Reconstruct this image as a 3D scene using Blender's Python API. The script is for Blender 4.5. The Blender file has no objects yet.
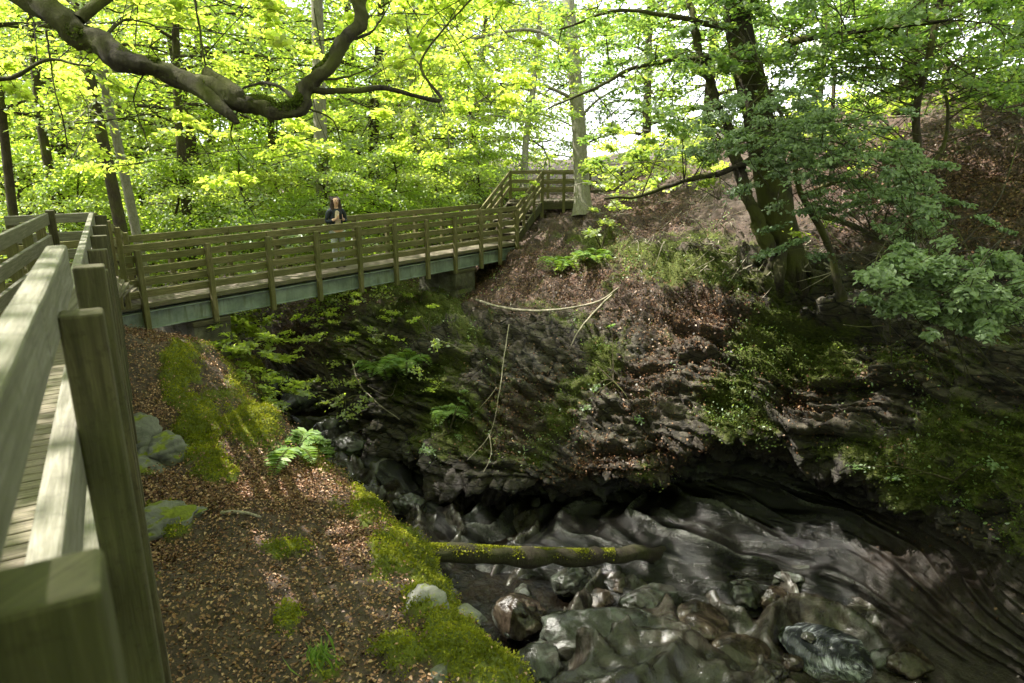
import bpy, math, random
import numpy as np
from mathutils import Vector, Matrix
random.seed(5)
rng = np.random.default_rng(7)
scene = bpy.context.scene
COL = scene.collection
PI = math.pi

# ------------------------------------------------------------------ camera maths
CAMZ = 2.75; PITCH = math.radians(15.6); F = 683.0
CP, SP = math.cos(PITCH), math.sin(PITCH)
def ray(px, py):
    u = (341.5-py)/F
    return np.array([(px-512)/F, CP+u*SP, -SP+u*CP])
def P(px, py, t): return np.array([0, 0, CAMZ]) + t*ray(px, py)
def PY(px, py, y):
    r = ray(px, py); return P(px, py, y/r[1])
def PZ(px, py, z):
    r = ray(px, py); return P(px, py, (z-CAMZ)/r[2])
def proj(V):
    x = V[:, 0]; y = V[:, 1]; z = V[:, 2]-CAMZ
    d = np.maximum(y*CP - z*SP, .01); u = y*SP + z*CP
    return 512+F*x/d, 341.5-F*u/d, d

# ------------------------------------------------------------------ noise
_perm = rng.permutation(256); _perm = np.concatenate([_perm, _perm, _perm])
_g = rng.normal(size=(256, 3)); _g /= np.linalg.norm(_g, axis=1)[:, None]
def pn(V):
    V = np.asarray(V, float); i = np.floor(V).astype(int); f = V-i; i &= 255
    w = f*f*f*(f*(f*6-15)+10); out = np.zeros(len(V))
    for a in (0, 1):
        for b in (0, 1):
            for c in (0, 1):
                h = _perm[_perm[_perm[i[:, 0]+a]+i[:, 1]+b]+i[:, 2]+c]
                d = (_g[h]*(f-np.array([a, b, c]))).sum(1)
                out += d*(w[:, 0] if a else 1-w[:, 0])*(w[:, 1] if b else 1-w[:, 1])*(w[:, 2] if c else 1-w[:, 2])
    return out*1.6
def fbm(V, o=4, lac=2.1, g=.5):
    V = np.asarray(V, float); s = 0; a = 1.
    for k in range(o):
        s = s+a*pn(V+17.3*k); V = V*lac; a *= g
    return s
def sstep(a, b, x):
    t = np.clip((x-a)/(b-a), 0, 1); return t*t*(3-2*t)

# ------------------------------------------------------------------ object helpers
def tag(o, label=None, cat=None, group=None, kind=None):
    if label: o['label'] = label
    if cat: o['category'] = cat
    if group: o['group'] = group
    if kind: o['kind'] = kind
    return o
def empty(name, loc=(0, 0, 0), rz=0):
    o = bpy.data.objects.new(name, None); COL.objects.link(o)
    o.location = Vector(loc); o.rotation_euler = (0, 0, rz); o.empty_display_size = .2
    return o
def link(name, me, mat, parent=None, smooth=False):
    o = bpy.data.objects.new(name, me); COL.objects.link(o)
    if mat: me.materials.append(mat)
    if parent: o.parent = parent
    if smooth: me.polygons.foreach_set('use_smooth', [True]*len(me.polygons))
    return o
def npmesh(name, V, Fq, mat, parent=None, smooth=False, attrs=None, fattrs=None, uv=None):
    """V (n,3), Fq (m,k) constant size polygons"""
    V = np.asarray(V, np.float32); Fq = np.asarray(Fq, np.int32); m, k = Fq.shape
    me = bpy.data.meshes.new(name)
    me.vertices.add(len(V)); me.vertices.foreach_set('co', V.ravel())
    me.loops.add(m*k); me.loops.foreach_set('vertex_index', Fq.ravel())
    me.polygons.add(m); me.polygons.foreach_set('loop_start', np.arange(0, m*k, k, dtype=np.int32))
    if smooth: me.polygons.foreach_set('use_smooth', np.ones(m, bool))
    me.update(calc_edges=True)
    for n_, a in (attrs or {}).items():
        at = me.attributes.new(n_, 'FLOAT', 'POINT'); at.data.foreach_set('value', np.asarray(a, np.float32))
    for n_, a in (fattrs or {}).items():
        at = me.attributes.new(n_, 'FLOAT', 'FACE'); at.data.foreach_set('value', np.asarray(a, np.float32))
    if uv is not None:
        l = me.uv_layers.new(name='UVMap'); l.data.foreach_set('uv', np.asarray(uv, np.float32).ravel())
    o = bpy.data.objects.new(name, me); COL.objects.link(o)
    if mat: me.materials.append(mat)
    if parent: o.parent = parent
    return o
def gridfaces(nr, nc):
    i = np.arange(nr-1)[:, None]*nc+np.arange(nc-1)[None]
    return np.stack([i, i+1, i+nc+1, i+nc], -1).reshape(-1, 4)
def gridnormals(G):
    du = np.gradient(G, axis=1); dv = np.gradient(G, axis=0)
    n = np.cross(du, dv); n /= np.linalg.norm(n, axis=2)[..., None]+1e-9
    return n

class MB:
    """boxes and tubes with a UV that runs along their length"""
    def __init__(s): s.v = []; s.f = []; s.uv = []
    def beam(s, p0, p1, w, h, up=(0, 0, 1), bev=0):
        p0 = Vector(p0); p1 = Vector(p1); d = (p1-p0); L = d.length; d.normalize()
        up = Vector(up); sd = d.cross(up)
        if sd.length < 1e-4: sd = Vector((1, 0, 0))
        sd.normalize(); u = sd.cross(d).normalized()
        b = len(s.v); o = random.random()*50; q = random.random()*50
        for e, p in ((0, p0), (1, p1)):
            for a, c in ((-1, -1), (1, -1), (1, 1), (-1, 1)):
                s.v.append(p+sd*a*w/2+u*c*h/2)
        def fc(ix, uvs): s.f.append([b+i for i in ix]); s.uv.append(uvs)
        per = [0, w, w+h, 2*w+h, 2*w+2*h]
        for k in range(4):
            k2 = (k+1) % 4
            fc((k, k2, 4+k2, 4+k), [(o, q+per[k]), (o, q+per[k+1]), (o+L, q+per[k+1]), (o+L, q+per[k])])
        fc((3, 2, 1, 0), [(o, q), (o+.02, q+w), (o+.02, q+w+h), (o, q+h)])
        fc((4, 5, 6, 7), [(o, q), (o+.02, q+w), (o+.02, q+w+h), (o, q+h)])
        return s
    def build(s, name, mat, parent=None, bev=.006, seg=1):
        me = bpy.data.meshes.new(name)
        inv = parent.matrix_basis.inverted() if parent else None
        me.from_pydata([tuple(inv @ Vector(v)) if inv else tuple(v) for v in s.v], [], s.f)
        l = me.uv_layers.new(name='UVMap')
        l.data.foreach_set('uv', [c for f in s.uv for t in f for c in t])
        o = link(name, me, mat, parent)
        if bev:
            m = o.modifiers.new('Bevel', 'BEVEL'); m.width = bev; m.segments = seg; m.limit_method = 'ANGLE'
        return o

def smooth_path(pts, n):
    pts = np.asarray(pts, float); k = len(pts)
    if k == 2: 
        t = np.linspace(0, 1, n)[:, None]; return pts[0]*(1-t)+pts[1]*t
    Q = np.vstack([2*pts[0]-pts[1], pts, 2*pts[-1]-pts[-2]])
    t = np.linspace(0, k-1-1e-6, n); i = t.astype(int); f = (t-i)[:, None]
    a, b, c, d = Q[i], Q[i+1], Q[i+2], Q[i+3]
    return .5*((2*b)+(-a+c)*f+(2*a-5*b+4*c-d)*f*f+(-a+3*b-3*c+d)*f**3)
def tubes(paths, sides=7):
    """paths: list of (pts(n,3), radii(n)) -> V, F, uv"""
    Vs, Fs, UV = [], [], []; base = 0
    for pts, rad in paths:
        pts = np.asarray(pts, float); rad = np.asarray(rad, float)
        e1 = pts[-1]-pts[-2]; e1 = e1/(np.linalg.norm(e1)+1e-9)
        pts = np.vstack([pts, pts[-1]+e1*rad[-1]*.5, pts[-1]+e1*rad[-1]*.75]); rad = np.concatenate([rad, [rad[-1]*.75, rad[-1]*.03]]); n = len(pts)
        T = np.gradient(pts, axis=0); T /= np.linalg.norm(T, axis=1)[:, None]+1e-9
        ref = np.array([1., 0, 0]) if abs(T[0, 0]) < .8 else np.array([0, 1., 0])
        A = np.cross(T, ref); A /= np.linalg.norm(A, axis=1)[:, None]+1e-9
        B = np.cross(T, A)
        th = np.linspace(0, 2*PI, sides, endpoint=False)
        V = pts[:, None]+rad[:, None, None]*(np.cos(th)[None, :, None]*A[:, None]+np.sin(th)[None, :, None]*B[:, None])
        Vs.append(V.reshape(-1, 3))
        i = np.arange(n-1)[:, None]; j = np.arange(sides)[None]; j2 = (j+1) % sides
        f = np.stack([i*sides+j, i*sides+j2, (i+1)*sides+j2, (i+1)*sides+j], -1).reshape(-1, 4)+base
        Fs.append(f); base += n*sides
    return np.vstack(Vs), np.vstack(Fs)
def tubemesh(name, paths, mat, parent=None, sides=8, rough=0, freq=3.):
    V, Fq = tubes(paths, sides)
    if rough:
        V = V+rough*np.stack([pn(V*freq), pn(V*freq+31), pn(V*freq+77)], 1)+.35*rough*np.stack([pn(V*freq*5), pn(V*freq*5+31), pn(V*freq*5+77)], 1)
    if parent: V = V-np.array(parent.location)
    return npmesh(name, V, Fq, mat, parent, smooth=True)

# ------------------------------------------------------------------ materials
def newmat(name):
    m = bpy.data.materials.new(name); m.use_nodes = True; nt = m.node_tree
    for n in list(nt.nodes):
        if n.type != 'OUTPUT_MATERIAL': nt.nodes.remove(n)
    out = [n for n in nt.nodes if n.type == 'OUTPUT_MATERIAL'][0]
    return m, nt, out
class NT:
    def __init__(s, name): s.m, s.nt, s.out = newmat(name)
    def n(s, t, **kw):
        nd = s.nt.nodes.new(t)
        for k, v in kw.items():
            if k in nd.inputs.keys(): nd.inputs[k].default_value = v
            else: setattr(nd, k, v)
        return nd
    def l(s, a, b): s.nt.links.new(a, b)
    def noise(s, vec, scale, detail=5, rough=.6, dist=0):
        n = s.n('ShaderNodeTexNoise'); n.inputs['Scale'].default_value = scale; n.inputs['Detail'].default_value = detail
        n.inputs['Roughness'].default_value = rough; n.inputs['Distortion'].default_value = dist
        if vec is not None: s.l(vec, n.inputs['Vector'])
        return n.outputs['Fac']
    def ramp(s, fac, stops, interp='LINEAR'):
        r = s.n('ShaderNodeValToRGB'); r.color_ramp.interpolation = interp
        e = r.color_ramp.elements
        while len(e) < len(stops): e.new(.5)
        for el, (p_, c) in zip(e, stops):
            el.position = p_; el.color = (*c, 1) if len(c) == 3 else c
        s.l(fac, r.inputs['Fac']); return r.outputs['Color']
    def mix(s, fac, a, b, bt='MIX'):
        n = s.n('ShaderNodeMix'); n.data_type = 'RGBA'; n.blend_type = bt
        for v, k in ((fac, 0), (a, 6), (b, 7)):
            if isinstance(v, (int, float)): n.inputs[k].default_value = v
            elif isinstance(v, tuple): n.inputs[k].default_value = (*v, 1)
            else: s.l(v, n.inputs[k])
        return n.outputs[2]
    def math(s, op, a, b=None, clamp=False):
        n = s.n('ShaderNodeMath'); n.operation = op; n.use_clamp = clamp
        for v, k in ((a, 0), (b, 1)):
            if v is None: continue
            if isinstance(v, (int, float)): n.inputs[k].default_value = v
            else: s.l(v, n.inputs[k])
        return n.outputs[0]
    def attr(s, name):
        a = s.n('ShaderNodeAttribute'); a.attribute_name = name; return a.outputs['Fac']
    def co(s, which='Object'): return s.n('ShaderNodeTexCoord').outputs[which]
    def map(s, vec, sc):
        m = s.n('ShaderNodeMapping'); m.inputs['Scale'].default_value = sc; s.l(vec, m.inputs['Vector']); return m.outputs[0]
    def bump(s, h, st=.5, d=.02, nrm=None):
        b = s.n('ShaderNodeBump'); b.inputs['Strength'].default_value = st; b.inputs['Distance'].default_value = d
        s.l(h, b.inputs['Height'])
        if nrm is not None: s.l(nrm, b.inputs['Normal'])
        return b.outputs[0]
    def principled(s, col, rough=.8, nrm=None, spec=.3):
        b = s.n('ShaderNodeBsdfPrincipled')
        if isinstance(col, tuple): b.inputs['Base Color'].default_value = (*col, 1)
        else: s.l(col, b.inputs['Base Color'])
        if isinstance(rough, (int, float)): b.inputs['Roughness'].default_value = rough
        else: s.l(rough, b.inputs['Roughness'])
        b.inputs['Specular IOR Level'].default_value = spec
        if nrm is not None: s.l(nrm, b.inputs['Normal'])
        s.l(b.outputs[0], s.out.inputs['Surface']); return b

def wood_mat(name, dark, mid, light, algae=(.07, .085, .02), alg=.5, gs=1.):
    t = NT(name); uv = t.co('UV'); ob = t.co('Object')
    g = t.noise(t.map(uv, (3.2*gs, 48*gs, 1)), 1.0, 8, .72, .5)
    g2 = t.noise(t.map(uv, (5*gs, 150*gs, 1)), 1.0, 3, .6)
    big = t.noise(ob, 1.7, 4, .6)
    oi = t.n('ShaderNodeObjectInfo').outputs['Random']
    c = t.ramp(g, [(.28, dark), (.5, mid), (.72, light)])
    c = t.mix(t.math('MULTIPLY', t.ramp(g2, [(.5, (0, 0, 0)), (.72, (1, 1, 1))]), .5), c, dark)
    am = t.ramp(t.math('ADD', big, t.math('MULTIPLY', oi, .16)), [(.46, (0, 0, 0)), (.66, (1, 1, 1))])
    c = t.mix(t.math('MULTIPLY', am, alg), c, algae)
    sp = t.ramp(t.noise(ob, 34, 3, .7), [(.56, (0, 0, 0)), (.68, (1, 1, 1))])
    c = t.mix(t.math('MULTIPLY', sp, .35), c, tuple(x*.35 for x in mid))
    h = t.math('ADD', g, t.math('MULTIPLY', g2, .5))
    t.principled(c, .8, t.bump(h, .55, .006), .25)
    return t.m
M = {}
M['wood'] = wood_mat('weathered_wood', (.045, .040, .016), (.135, .114, .054), (.25, .22, .125), algae=(.075, .08, .024), alg=.55)
M['wood_near'] = wood_mat('grey_weathered_wood', (.065, .06, .046), (.145, .135, .108), (.25, .24, .21), algae=(.078, .078, .045), alg=.4)
M['wood_post'] = wood_mat('post_wood', (.022, .019, .011), (.058, .050, .028), (.11, .096, .056), algae=(.045, .05, .02), alg=.5)
M['deck'] = wood_mat('deck_wood', (.05, .038, .028), (.12, .098, .074), (.22, .185, .145), alg=.3)
def steel():
    t = NT('painted_girder'); ob = t.co('Object')
    n = t.noise(ob, 2.2, 6, .65); s_ = t.noise(t.map(ob, (9, 9, 1.2)), 1, 4, .6)
    c = t.ramp(n, [(.3, (.08, .10, .085)), (.55, (.18, .215, .19)), (.75, (.27, .30, .27))])
    c = t.mix(t.ramp(s_, [(.52, (0, 0, 0)), (.75, (.8, .8, .8))]), c, (.07, .075, .025))
    t.principled(c, .55, t.bump(n, .2, .01), .3); return t.m
M['steel'] = steel()
def metal():
    t = NT('galvanised_bolt'); n = t.noise(t.co('Object'), 30); t.principled(t.ramp(n, [(.3, (.1, .1, .09)), (.7, (.28, .27, .25))]), .5); return t.m
M['bolt'] = metal()
def bark(name, a, b, moss=(.075, .085, .015), mo=.55, sc=1.):
    t = NT(name); ob = t.co('Object')
    g = t.noise(t.map(ob, (9*sc, 9*sc, 2.6*sc)), 1.9, 9, .75, .5); n = t.noise(ob, 1.4, 5, .6)
    f = t.noise(ob, 38, 5, .75)
    c = t.ramp(g, [(.3, a), (.68, b)])
    c = t.mix(t.math('MULTIPLY', t.ramp(f, [(.5, (0, 0, 0)), (.62, (1, 1, 1))]), .4), c, tuple(x*.4 for x in a))
    c = t.mix(t.math('MULTIPLY', t.ramp(n, [(.44, (0, 0, 0)), (.6, (1, 1, 1))]), mo), c, moss)
    t.principled(c, .9, t.bump(t.math('ADD', g, t.math('MULTIPLY', f, .35)), .9, .03), .15); return t.m
M['bark'] = bark('dark_bark', (.018, .014, .010), (.075, .06, .042))
M['bark_pale'] = bark('pale_bark', (.12, .11, .085), (.30, .28, .23), mo=.25)
M['bark_moss'] = bark('mossy_bark', (.011, .009, .007), (.055, .046, .035), moss=(.06, .065, .014), mo=.8)
M['bark_log'] = bark('log_bark', (.010, .008, .006), (.035, .028, .02), moss=(.035, .04, .010), mo=.5)
M['bark_dead'] = bark('dead_wood', (.14, .12, .09), (.36, .32, .25), mo=.2)

def leafmat(name, cols, trans, tw=.5, rough=.5, gloss=.06):
    t = NT(name); a = t.attr('shade')
    d = t.n('ShaderNodeBsdfDiffuse'); tr = t.n('ShaderNodeBsdfTranslucent'); gl = t.n('ShaderNodeBsdfGlossy')
    n = len(cols)
    t.l(t.ramp(a, [(i/(n-1), c) for i, c in enumerate(cols)]), d.inputs['Color'])
    t.l(t.ramp(a, [(i/(n-1), c) for i, c in enumerate(trans)]), tr.inputs['Color'])
    gl.inputs['Roughness'].default_value = rough; gl.inputs['Color'].default_value = (.9, .95, .9, 1)
    m1 = t.n('ShaderNodeMixShader'); m1.inputs[0].default_value = tw
    t.l(d.outputs[0], m1.inputs[1]); t.l(tr.outputs[0], m1.inputs[2])
    m2 = t.n('ShaderNodeMixShader'); m2.inputs[0].default_value = gloss
    t.l(m1.outputs[0], m2.inputs[1]); t.l(gl.outputs[0], m2.inputs[2])
    t.l(m2.outputs[0], t.out.inputs['Surface']); return t.m
M['leaf_bg'] = leafmat('spring_leaves', [(.075, .11, .02), (.11, .145, .03), (.15, .17, .04)], [(.40, .60, .045), (.54, .72, .06), (.70, .80, .11)], .64)
M['leaf_mid'] = leafmat('beech_leaves', [(.045, .085, .025), (.07, .115, .03), (.10, .14, .035)], [(.16, .30, .05), (.28, .44, .06), (.48, .60, .08)], .5)
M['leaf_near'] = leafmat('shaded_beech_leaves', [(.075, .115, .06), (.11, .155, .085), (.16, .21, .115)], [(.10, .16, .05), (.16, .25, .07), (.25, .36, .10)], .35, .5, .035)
M['fern'] = leafmat('fern_green', [(.05, .11, .015), (.09, .16, .02), (.14, .2, .03)], [(.16, .3, .03), (.25, .4, .04), (.38, .48, .05)], .42)
M['moss'] = leafmat('moss_tufts', [(.06, .07, .006), (.14, .15, .010), (.25, .25, .018)], [(.14, .16, .01), (.28, .3, .015), (.42, .42, .02)], .3, .6, .01)
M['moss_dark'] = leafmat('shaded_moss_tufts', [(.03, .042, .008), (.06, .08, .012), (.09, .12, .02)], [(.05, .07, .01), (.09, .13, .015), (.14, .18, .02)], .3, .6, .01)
M['litter_damp'] = leafmat('damp_dead_leaves', [(.025, .013, .007), (.07, .033, .016), (.125, .062, .031), (.21, .13, .075)], [(.03, .012, .006), (.05, .02, .01), (.07, .03, .015), (.1, .05, .025)], .1, .5, .03)  # darker copy of the dead leaves, gorge shade put into the colour
M['litter'] = leafmat('dead_leaves', [(.05, .024, .013), (.18, .085, .044), (.30, .155, .085), (.45, .30, .19)], [(.06, .02, .01), (.12, .05, .02), (.16, .07, .03), (.2, .1, .05)], .12, .5, .04)

def ground_mat(name, wet=True):
    t = NT(name); ob = t.co('Object')
    moss = t.attr('moss'); lit = t.attr('litter'); rock = t.attr('rock'); wt = t.attr('wet')
    n1 = t.noise(ob, 3.2, 7, .7); n2 = t.noise(ob, 22, 5, .7); n3 = t.noise(ob, .9, 5, .6)
    dirt = t.ramp(n1, [(.3, (.022, .015, .011)), (.55, (.055, .038, .028)), (.75, (.10, .074, .057))])
    v = t.n('ShaderNodeTexVoronoi'); v.inputs['Scale'].default_value = 19; t.l(ob, v.inputs['Vector'])
    sep = t.n('ShaderNodeSeparateColor'); t.l(v.outputs['Color'], sep.inputs[0])
    lc = t.ramp(sep.outputs[0], [(.0, (.016, .010, .008)), (.45, (.045, .024, .017)), (.8, (.09, .048, .034)), (1, (.15, .095, .07))])
    c = t.mix(t.math('MULTIPLY', lit, 1.0, True), dirt, lc)
    dirt = t.mix(t.math('MULTIPLY', t.attr('damp'), .95), dirt, (.005, .0042, .0035))
    strata = t.noise(t.map(ob, (1.6, 1.6, 9)), 1.5, 9, .72, .3)
    vc = t.n('ShaderNodeTexVoronoi', feature='DISTANCE_TO_EDGE'); vc.inputs['Scale'].default_value = 1.0; t.l(t.map(ob, (2.2, 2.2, 5.5)), vc.inputs['Vector'])
    crack = t.ramp(t.math('ADD', vc.outputs['Distance'], t.math('MULTIPLY', t.math('SUBTRACT', n2, .5), .12)), [(.0, (0, 0, 0)), (.09, (1, 1, 1))])
    rk = t.ramp(strata, [(.3, (.016, .013, .009)), (.5, (.045, .038, .026)), (.66, (.09, .08, .056)), (.8, (.19, .175, .13))])
    rk = t.mix(t.math('MULTIPLY', t.ramp(n2, [(.5, (0, 0, 0)), (.65, (1, 1, 1))]), .5), rk, (.02, .02, .016))
    rk = t.mix(crack, (.006, .006, .005), rk); rk = t.mix(t.math('MULTIPLY', t.attr('damp'), .7), rk, (.012, .011, .008))
    c = t.mix(rock, c, rk)
    mc = t.ramp(n2, [(.3, (.03, .038, .006)), (.55, (.085, .10, .010)), (.75, (.16, .17, .016))])
    mm = t.ramp(t.math('ADD', moss, t.math('MULTIPLY', t.math('SUBTRACT', n1, .5), 1.1)), [(.38, (0, 0, 0)), (.58, (1, 1, 1))])
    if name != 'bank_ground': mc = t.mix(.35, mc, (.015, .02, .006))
    c = t.mix(mm, c, mc)
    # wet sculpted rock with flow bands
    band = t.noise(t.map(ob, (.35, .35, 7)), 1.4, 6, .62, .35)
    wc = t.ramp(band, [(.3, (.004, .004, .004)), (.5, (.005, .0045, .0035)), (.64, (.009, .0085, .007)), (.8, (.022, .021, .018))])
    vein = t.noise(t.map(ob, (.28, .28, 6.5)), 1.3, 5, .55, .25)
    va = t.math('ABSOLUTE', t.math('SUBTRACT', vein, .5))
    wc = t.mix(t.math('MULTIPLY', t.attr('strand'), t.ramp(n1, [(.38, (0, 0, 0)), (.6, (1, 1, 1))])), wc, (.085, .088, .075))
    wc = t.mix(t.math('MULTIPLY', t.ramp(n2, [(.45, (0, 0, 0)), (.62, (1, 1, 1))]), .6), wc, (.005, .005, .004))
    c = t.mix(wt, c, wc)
    r = t.mix(wt, (.92, .92, .92), t.ramp(n1, [(.35, (.07, .07, .07)), (.65, (.22, .22, .22))]))
    h = t.math('ADD', t.math('MULTIPLY', n1, 1.0), t.math('MULTIPLY', n2, .5))
    h = t.math('ADD', h, t.math('MULTIPLY', strata, t.math('MULTIPLY', rock, 1.6)))
    h = t.math('ADD', h, t.math('MULTIPLY', band, t.math('MULTIPLY', wt, 1.0)))
    h = t.math('ADD', h, t.math('MULTIPLY', crack, t.math('MULTIPLY', rock, .7)))
    b = t.principled(c, r, t.bump(h, .8, .06), .35); t.l(t.math('SUBTRACT', .4, t.math('MULTIPLY', wt, .12)), b.inputs['Specular IOR Level'])
    return t.m
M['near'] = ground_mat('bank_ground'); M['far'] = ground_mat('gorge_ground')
def rockmat(name, cols, rough, moss, mcol=(.10, .115, .01), band=0):
    t = NT(name); ob = t.co('Object'); g = t.n('ShaderNodeNewGeometry')
    n = t.noise(ob, 2.4, 7, .65, .8+band); f = t.noise(ob, 18, 5, .7)
    c = t.ramp(n, list(zip((.28, .45, .6, .76), cols)))
    c = t.mix(t.math('MULTIPLY', t.ramp(f, [(.52, (0, 0, 0)), (.66, (1, 1, 1))]), .45), c, tuple(x*.4 for x in cols[1]))
    if moss:
        sp = t.n('ShaderNodeSeparateXYZ'); t.l(g.outputs['Normal'], sp.inputs[0])
        m = t.math('ADD', sp.outputs[2], t.math('MULTIPLY', t.math('SUBTRACT', t.noise(ob, 2.5, 5, .6), .5), 2.4))
        c = t.mix(t.ramp(m, [(1-moss, (0, 0, 0)), (1.15-moss, (1, 1, 1))]), c, t.ramp(f, [(.3, tuple(x*.5 for x in mcol)), (.7, tuple(x*1.5 for x in mcol))]))
    t.principled(c, rough, t.bump(t.math('ADD', n, t.math('MULTIPLY', f, .35)), .7, .04), .35 if rough < .4 else .25); return t.m
M['rock_dry'] = rockmat('grey_mossy_rock', [(.04, .04, .035), (.10, .10, .088), (.15, .15, .13), (.23, .23, .205)], .85, .12)
M['rock_wet'] = rockmat('wet_green_rock', [(.008, .007, .005), (.02, .019, .015), (.045, .052, .041), (.125, .14, .118)], .24, 0, band=.5)
M['rock_brown'] = rockmat('wet_brown_rock', [(.007, .005, .004), (.018, .013, .009), (.042, .033, .022), (.10, .095, .07)], .22, 0, band=.5)
M['rock_bed'] = rockmat('dark_bed_rock', [(.006, .005, .004), (.018, .015, .011), (.034, .032, .025), (.075, .08, .064)], .14, 0, band=.5)
M['pier'] = rockmat('pier_stone', [(.03, .03, .022), (.075, .07, .05), (.12, .115, .085), (.18, .17, .13)], .9, .75, (.05, .06, .01))
def water():
    t = NT('stream_water'); ob = t.co('Object')
    n = t.noise(t.map(ob, (2.2, 1.2, 1)), 2.0, 5, .6, 1.4); n2 = t.noise(ob, 11, 4, .6, 1)
    foam = t.attr('foam')
    fm = t.ramp(t.math('ADD', foam, t.math('MULTIPLY', t.math('SUBTRACT', n2, .5), 1.4)), [(.45, (0, 0, 0)), (.75, (1, 1, 1))])
    c = t.mix(fm, t.ramp(n, [(.3, (.002, .0015, .001)), (.7, (.007, .005, .003))]), (.55, .58, .58))
    b = t.principled(c, t.mix(fm, (.10, .10, .10), (.5, .5, .5)), t.bump(t.math('ADD', n, t.math('MULTIPLY', n2, .4)), .55, .08), .2)
    return t.m
M['water'] = water()
def swirl():
    t = NT('swirling_water'); a = t.attr('ring'); b_ = t.attr('ang')
    cb = t.n('ShaderNodeCombineXYZ'); t.l(t.math('MULTIPLY', a, 6.5), cb.inputs[0]); t.l(t.math('MULTIPLY', b_, 2.6), cb.inputs[1])
    n = t.noise(cb.outputs[0], 1.0, 7, .72, 1.6)
    n2 = t.noise(t.co('Object'), 2.2, 3, .5)
    c = t.ramp(t.math('ADD', n, t.math('MULTIPLY', t.math('SUBTRACT', n2, .5), .7)), [(.44, (.010, .012, .012)), (.56, (.045, .05, .05)), (.76, (.33, .36, .36))])
    t.principled(c, .25, t.bump(n, .6, .03), .5); return t.m
M['swirl'] = swirl()
def simple(name, col, rough=.8, var=.35, sc=20):
    t = NT(name); n = t.noise(t.co('Object'), sc, 4, .6)
    t.principled(t.ramp(n, [(.3, tuple(x*(1-var) for x in col)), (.7, tuple(min(1, x*(1+var)) for x in col))]), rough, t.bump(n, .3, .005)); return t.m
M['skin'] = simple('skin', (.50, .30, .22), .55, .08); M['hair'] = simple('brown_hair', (.03, .015, .01), .5, .5, 60)
M['jacket'] = simple('dark_jacket', (.02, .024, .034), .8); M['trousers'] = simple('pale_trousers', (.40, .41, .42), .85, .15)
M['top'] = simple('beige_top', (.42, .33, .26), .85, .1); M['shoe'] = simple('dark_shoes', (.03, .02, .02), .6); M['phone'] = simple('black_phone', (.015, .015, .018), .25)
M['eye'] = simple('dark_eyes', (.02, .015, .012), .3)

# ------------------------------------------------------------------ FAR BANK (gorge side) as a loft
cols = [150, 230, 290, 350, 410, 470, 540, 620, 700, 780, 860, 940, 1024, 1150]
# rows: R1 hill line, R2 mid slope, R3 break, R4, R5, R6 lip, R7 recess, R8 ledge, R9 foot  (py, y)
rib = {
150: [(268, 40), (285, 36), (300, 32), (315, 30), (330, 28.5), (345, 27), (352, 27), (358, 26), (365, 25)],
230: [(268, 36), (285, 32), (305, 28), (325, 25.5), (345, 24), (360, 22.6), (368, 22.6), (374, 21.5), (382, 20.5)],
290: [(266, 31), (288, 27), (315, 23.5), (345, 21.6), (372, 20.2), (392, 19.2), (398, 19.3), (405, 18.4), (415, 17.6)],
350: [(258, 27), (280, 23), (305, 19.6), (350, 18.4), (395, 17.6), (426, 17), (434, 17.2), (442, 16.4), (452, 15.8)],
410: [(248, 27), (272, 22.6), (298, 19.0), (350, 16.7), (405, 15.6), (452, 14.6), (464, 15.2), (476, 14.4), (497, 13.6)],
470: [(214, 27), (276, 21.2), (304, 18.3), (350, 15.5), (418, 14), (476, 13), (492, 14.2), (520, 12.9), (545, 11.7)],
540: [(206, 25), (250, 20), (300, 16.5), (350, 14.6), (418, 13.3), (482, 12.3), (500, 13.3), (520, 12.3), (552, 11.3)],
620: [(194, 25), (238, 19), (290, 15.5), (350, 13.8), (415, 12.7), (472, 11.9), (496, 12.7), (514, 11.9), (560, 10.8)],
700: [(168, 25), (215, 18), (272, 14.5), (340, 12.9), (402, 12.1), (440, 11.7), (476, 12.5), (508, 11.7), (572, 10.3)],
780: [(142, 25), (196, 17), (262, 13.5), (340, 12.1), (402, 11.4), (438, 11.1), (482, 12.0), (520, 11.3), (584, 10.2)],
860: [(120, 24), (180, 16), (250, 12.8), (345, 11.2), (410, 10.6), (456, 10.2), (500, 11.1), (545, 10.5), (606, 9.5)],
940: [(100, 22), (158, 15), (232, 12), (330, 10.5), (420, 9.7), (500, 9.1), (545, 9.6), (590, 8.9), (650, 8.3)],
1024: [(88, 20), (145, 14), (220, 11), (320, 9.5), (430, 8.6), (540, 7.8), (585, 7.8), (625, 7.6), (680, 7.4)],
1150: [(70, 18), (130, 12.5), (200, 9.8), (320, 8.2), (450, 7.2), (560, 6.6), (620, 6.5), (690, 6.3), (760, 6.1)]}
ctrl = []
for c in cols:
    pts = [PY(c, py, y) for py, y in rib[c]]
    rise = np.interp(c, [150, 500, 620, 800, 1150], [.2, .3, .5, .9, 1.4])
    back = pts[0]+np.array([pts[0][0]*1.2, 40, rise*2.2]); mid = pts[0]+np.array([pts[0][0]*.2, 9, rise*.55])
    foot = pts[-1]+np.array([0, -1.2, -.9]); foot2 = pts[-1]+np.array([0, -3.0, -1.6])
    ctrl.append([back, mid]+pts+[foot, foot2])
ctrl = np.array(ctrl)                 # (cols, rows, 3)
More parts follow.
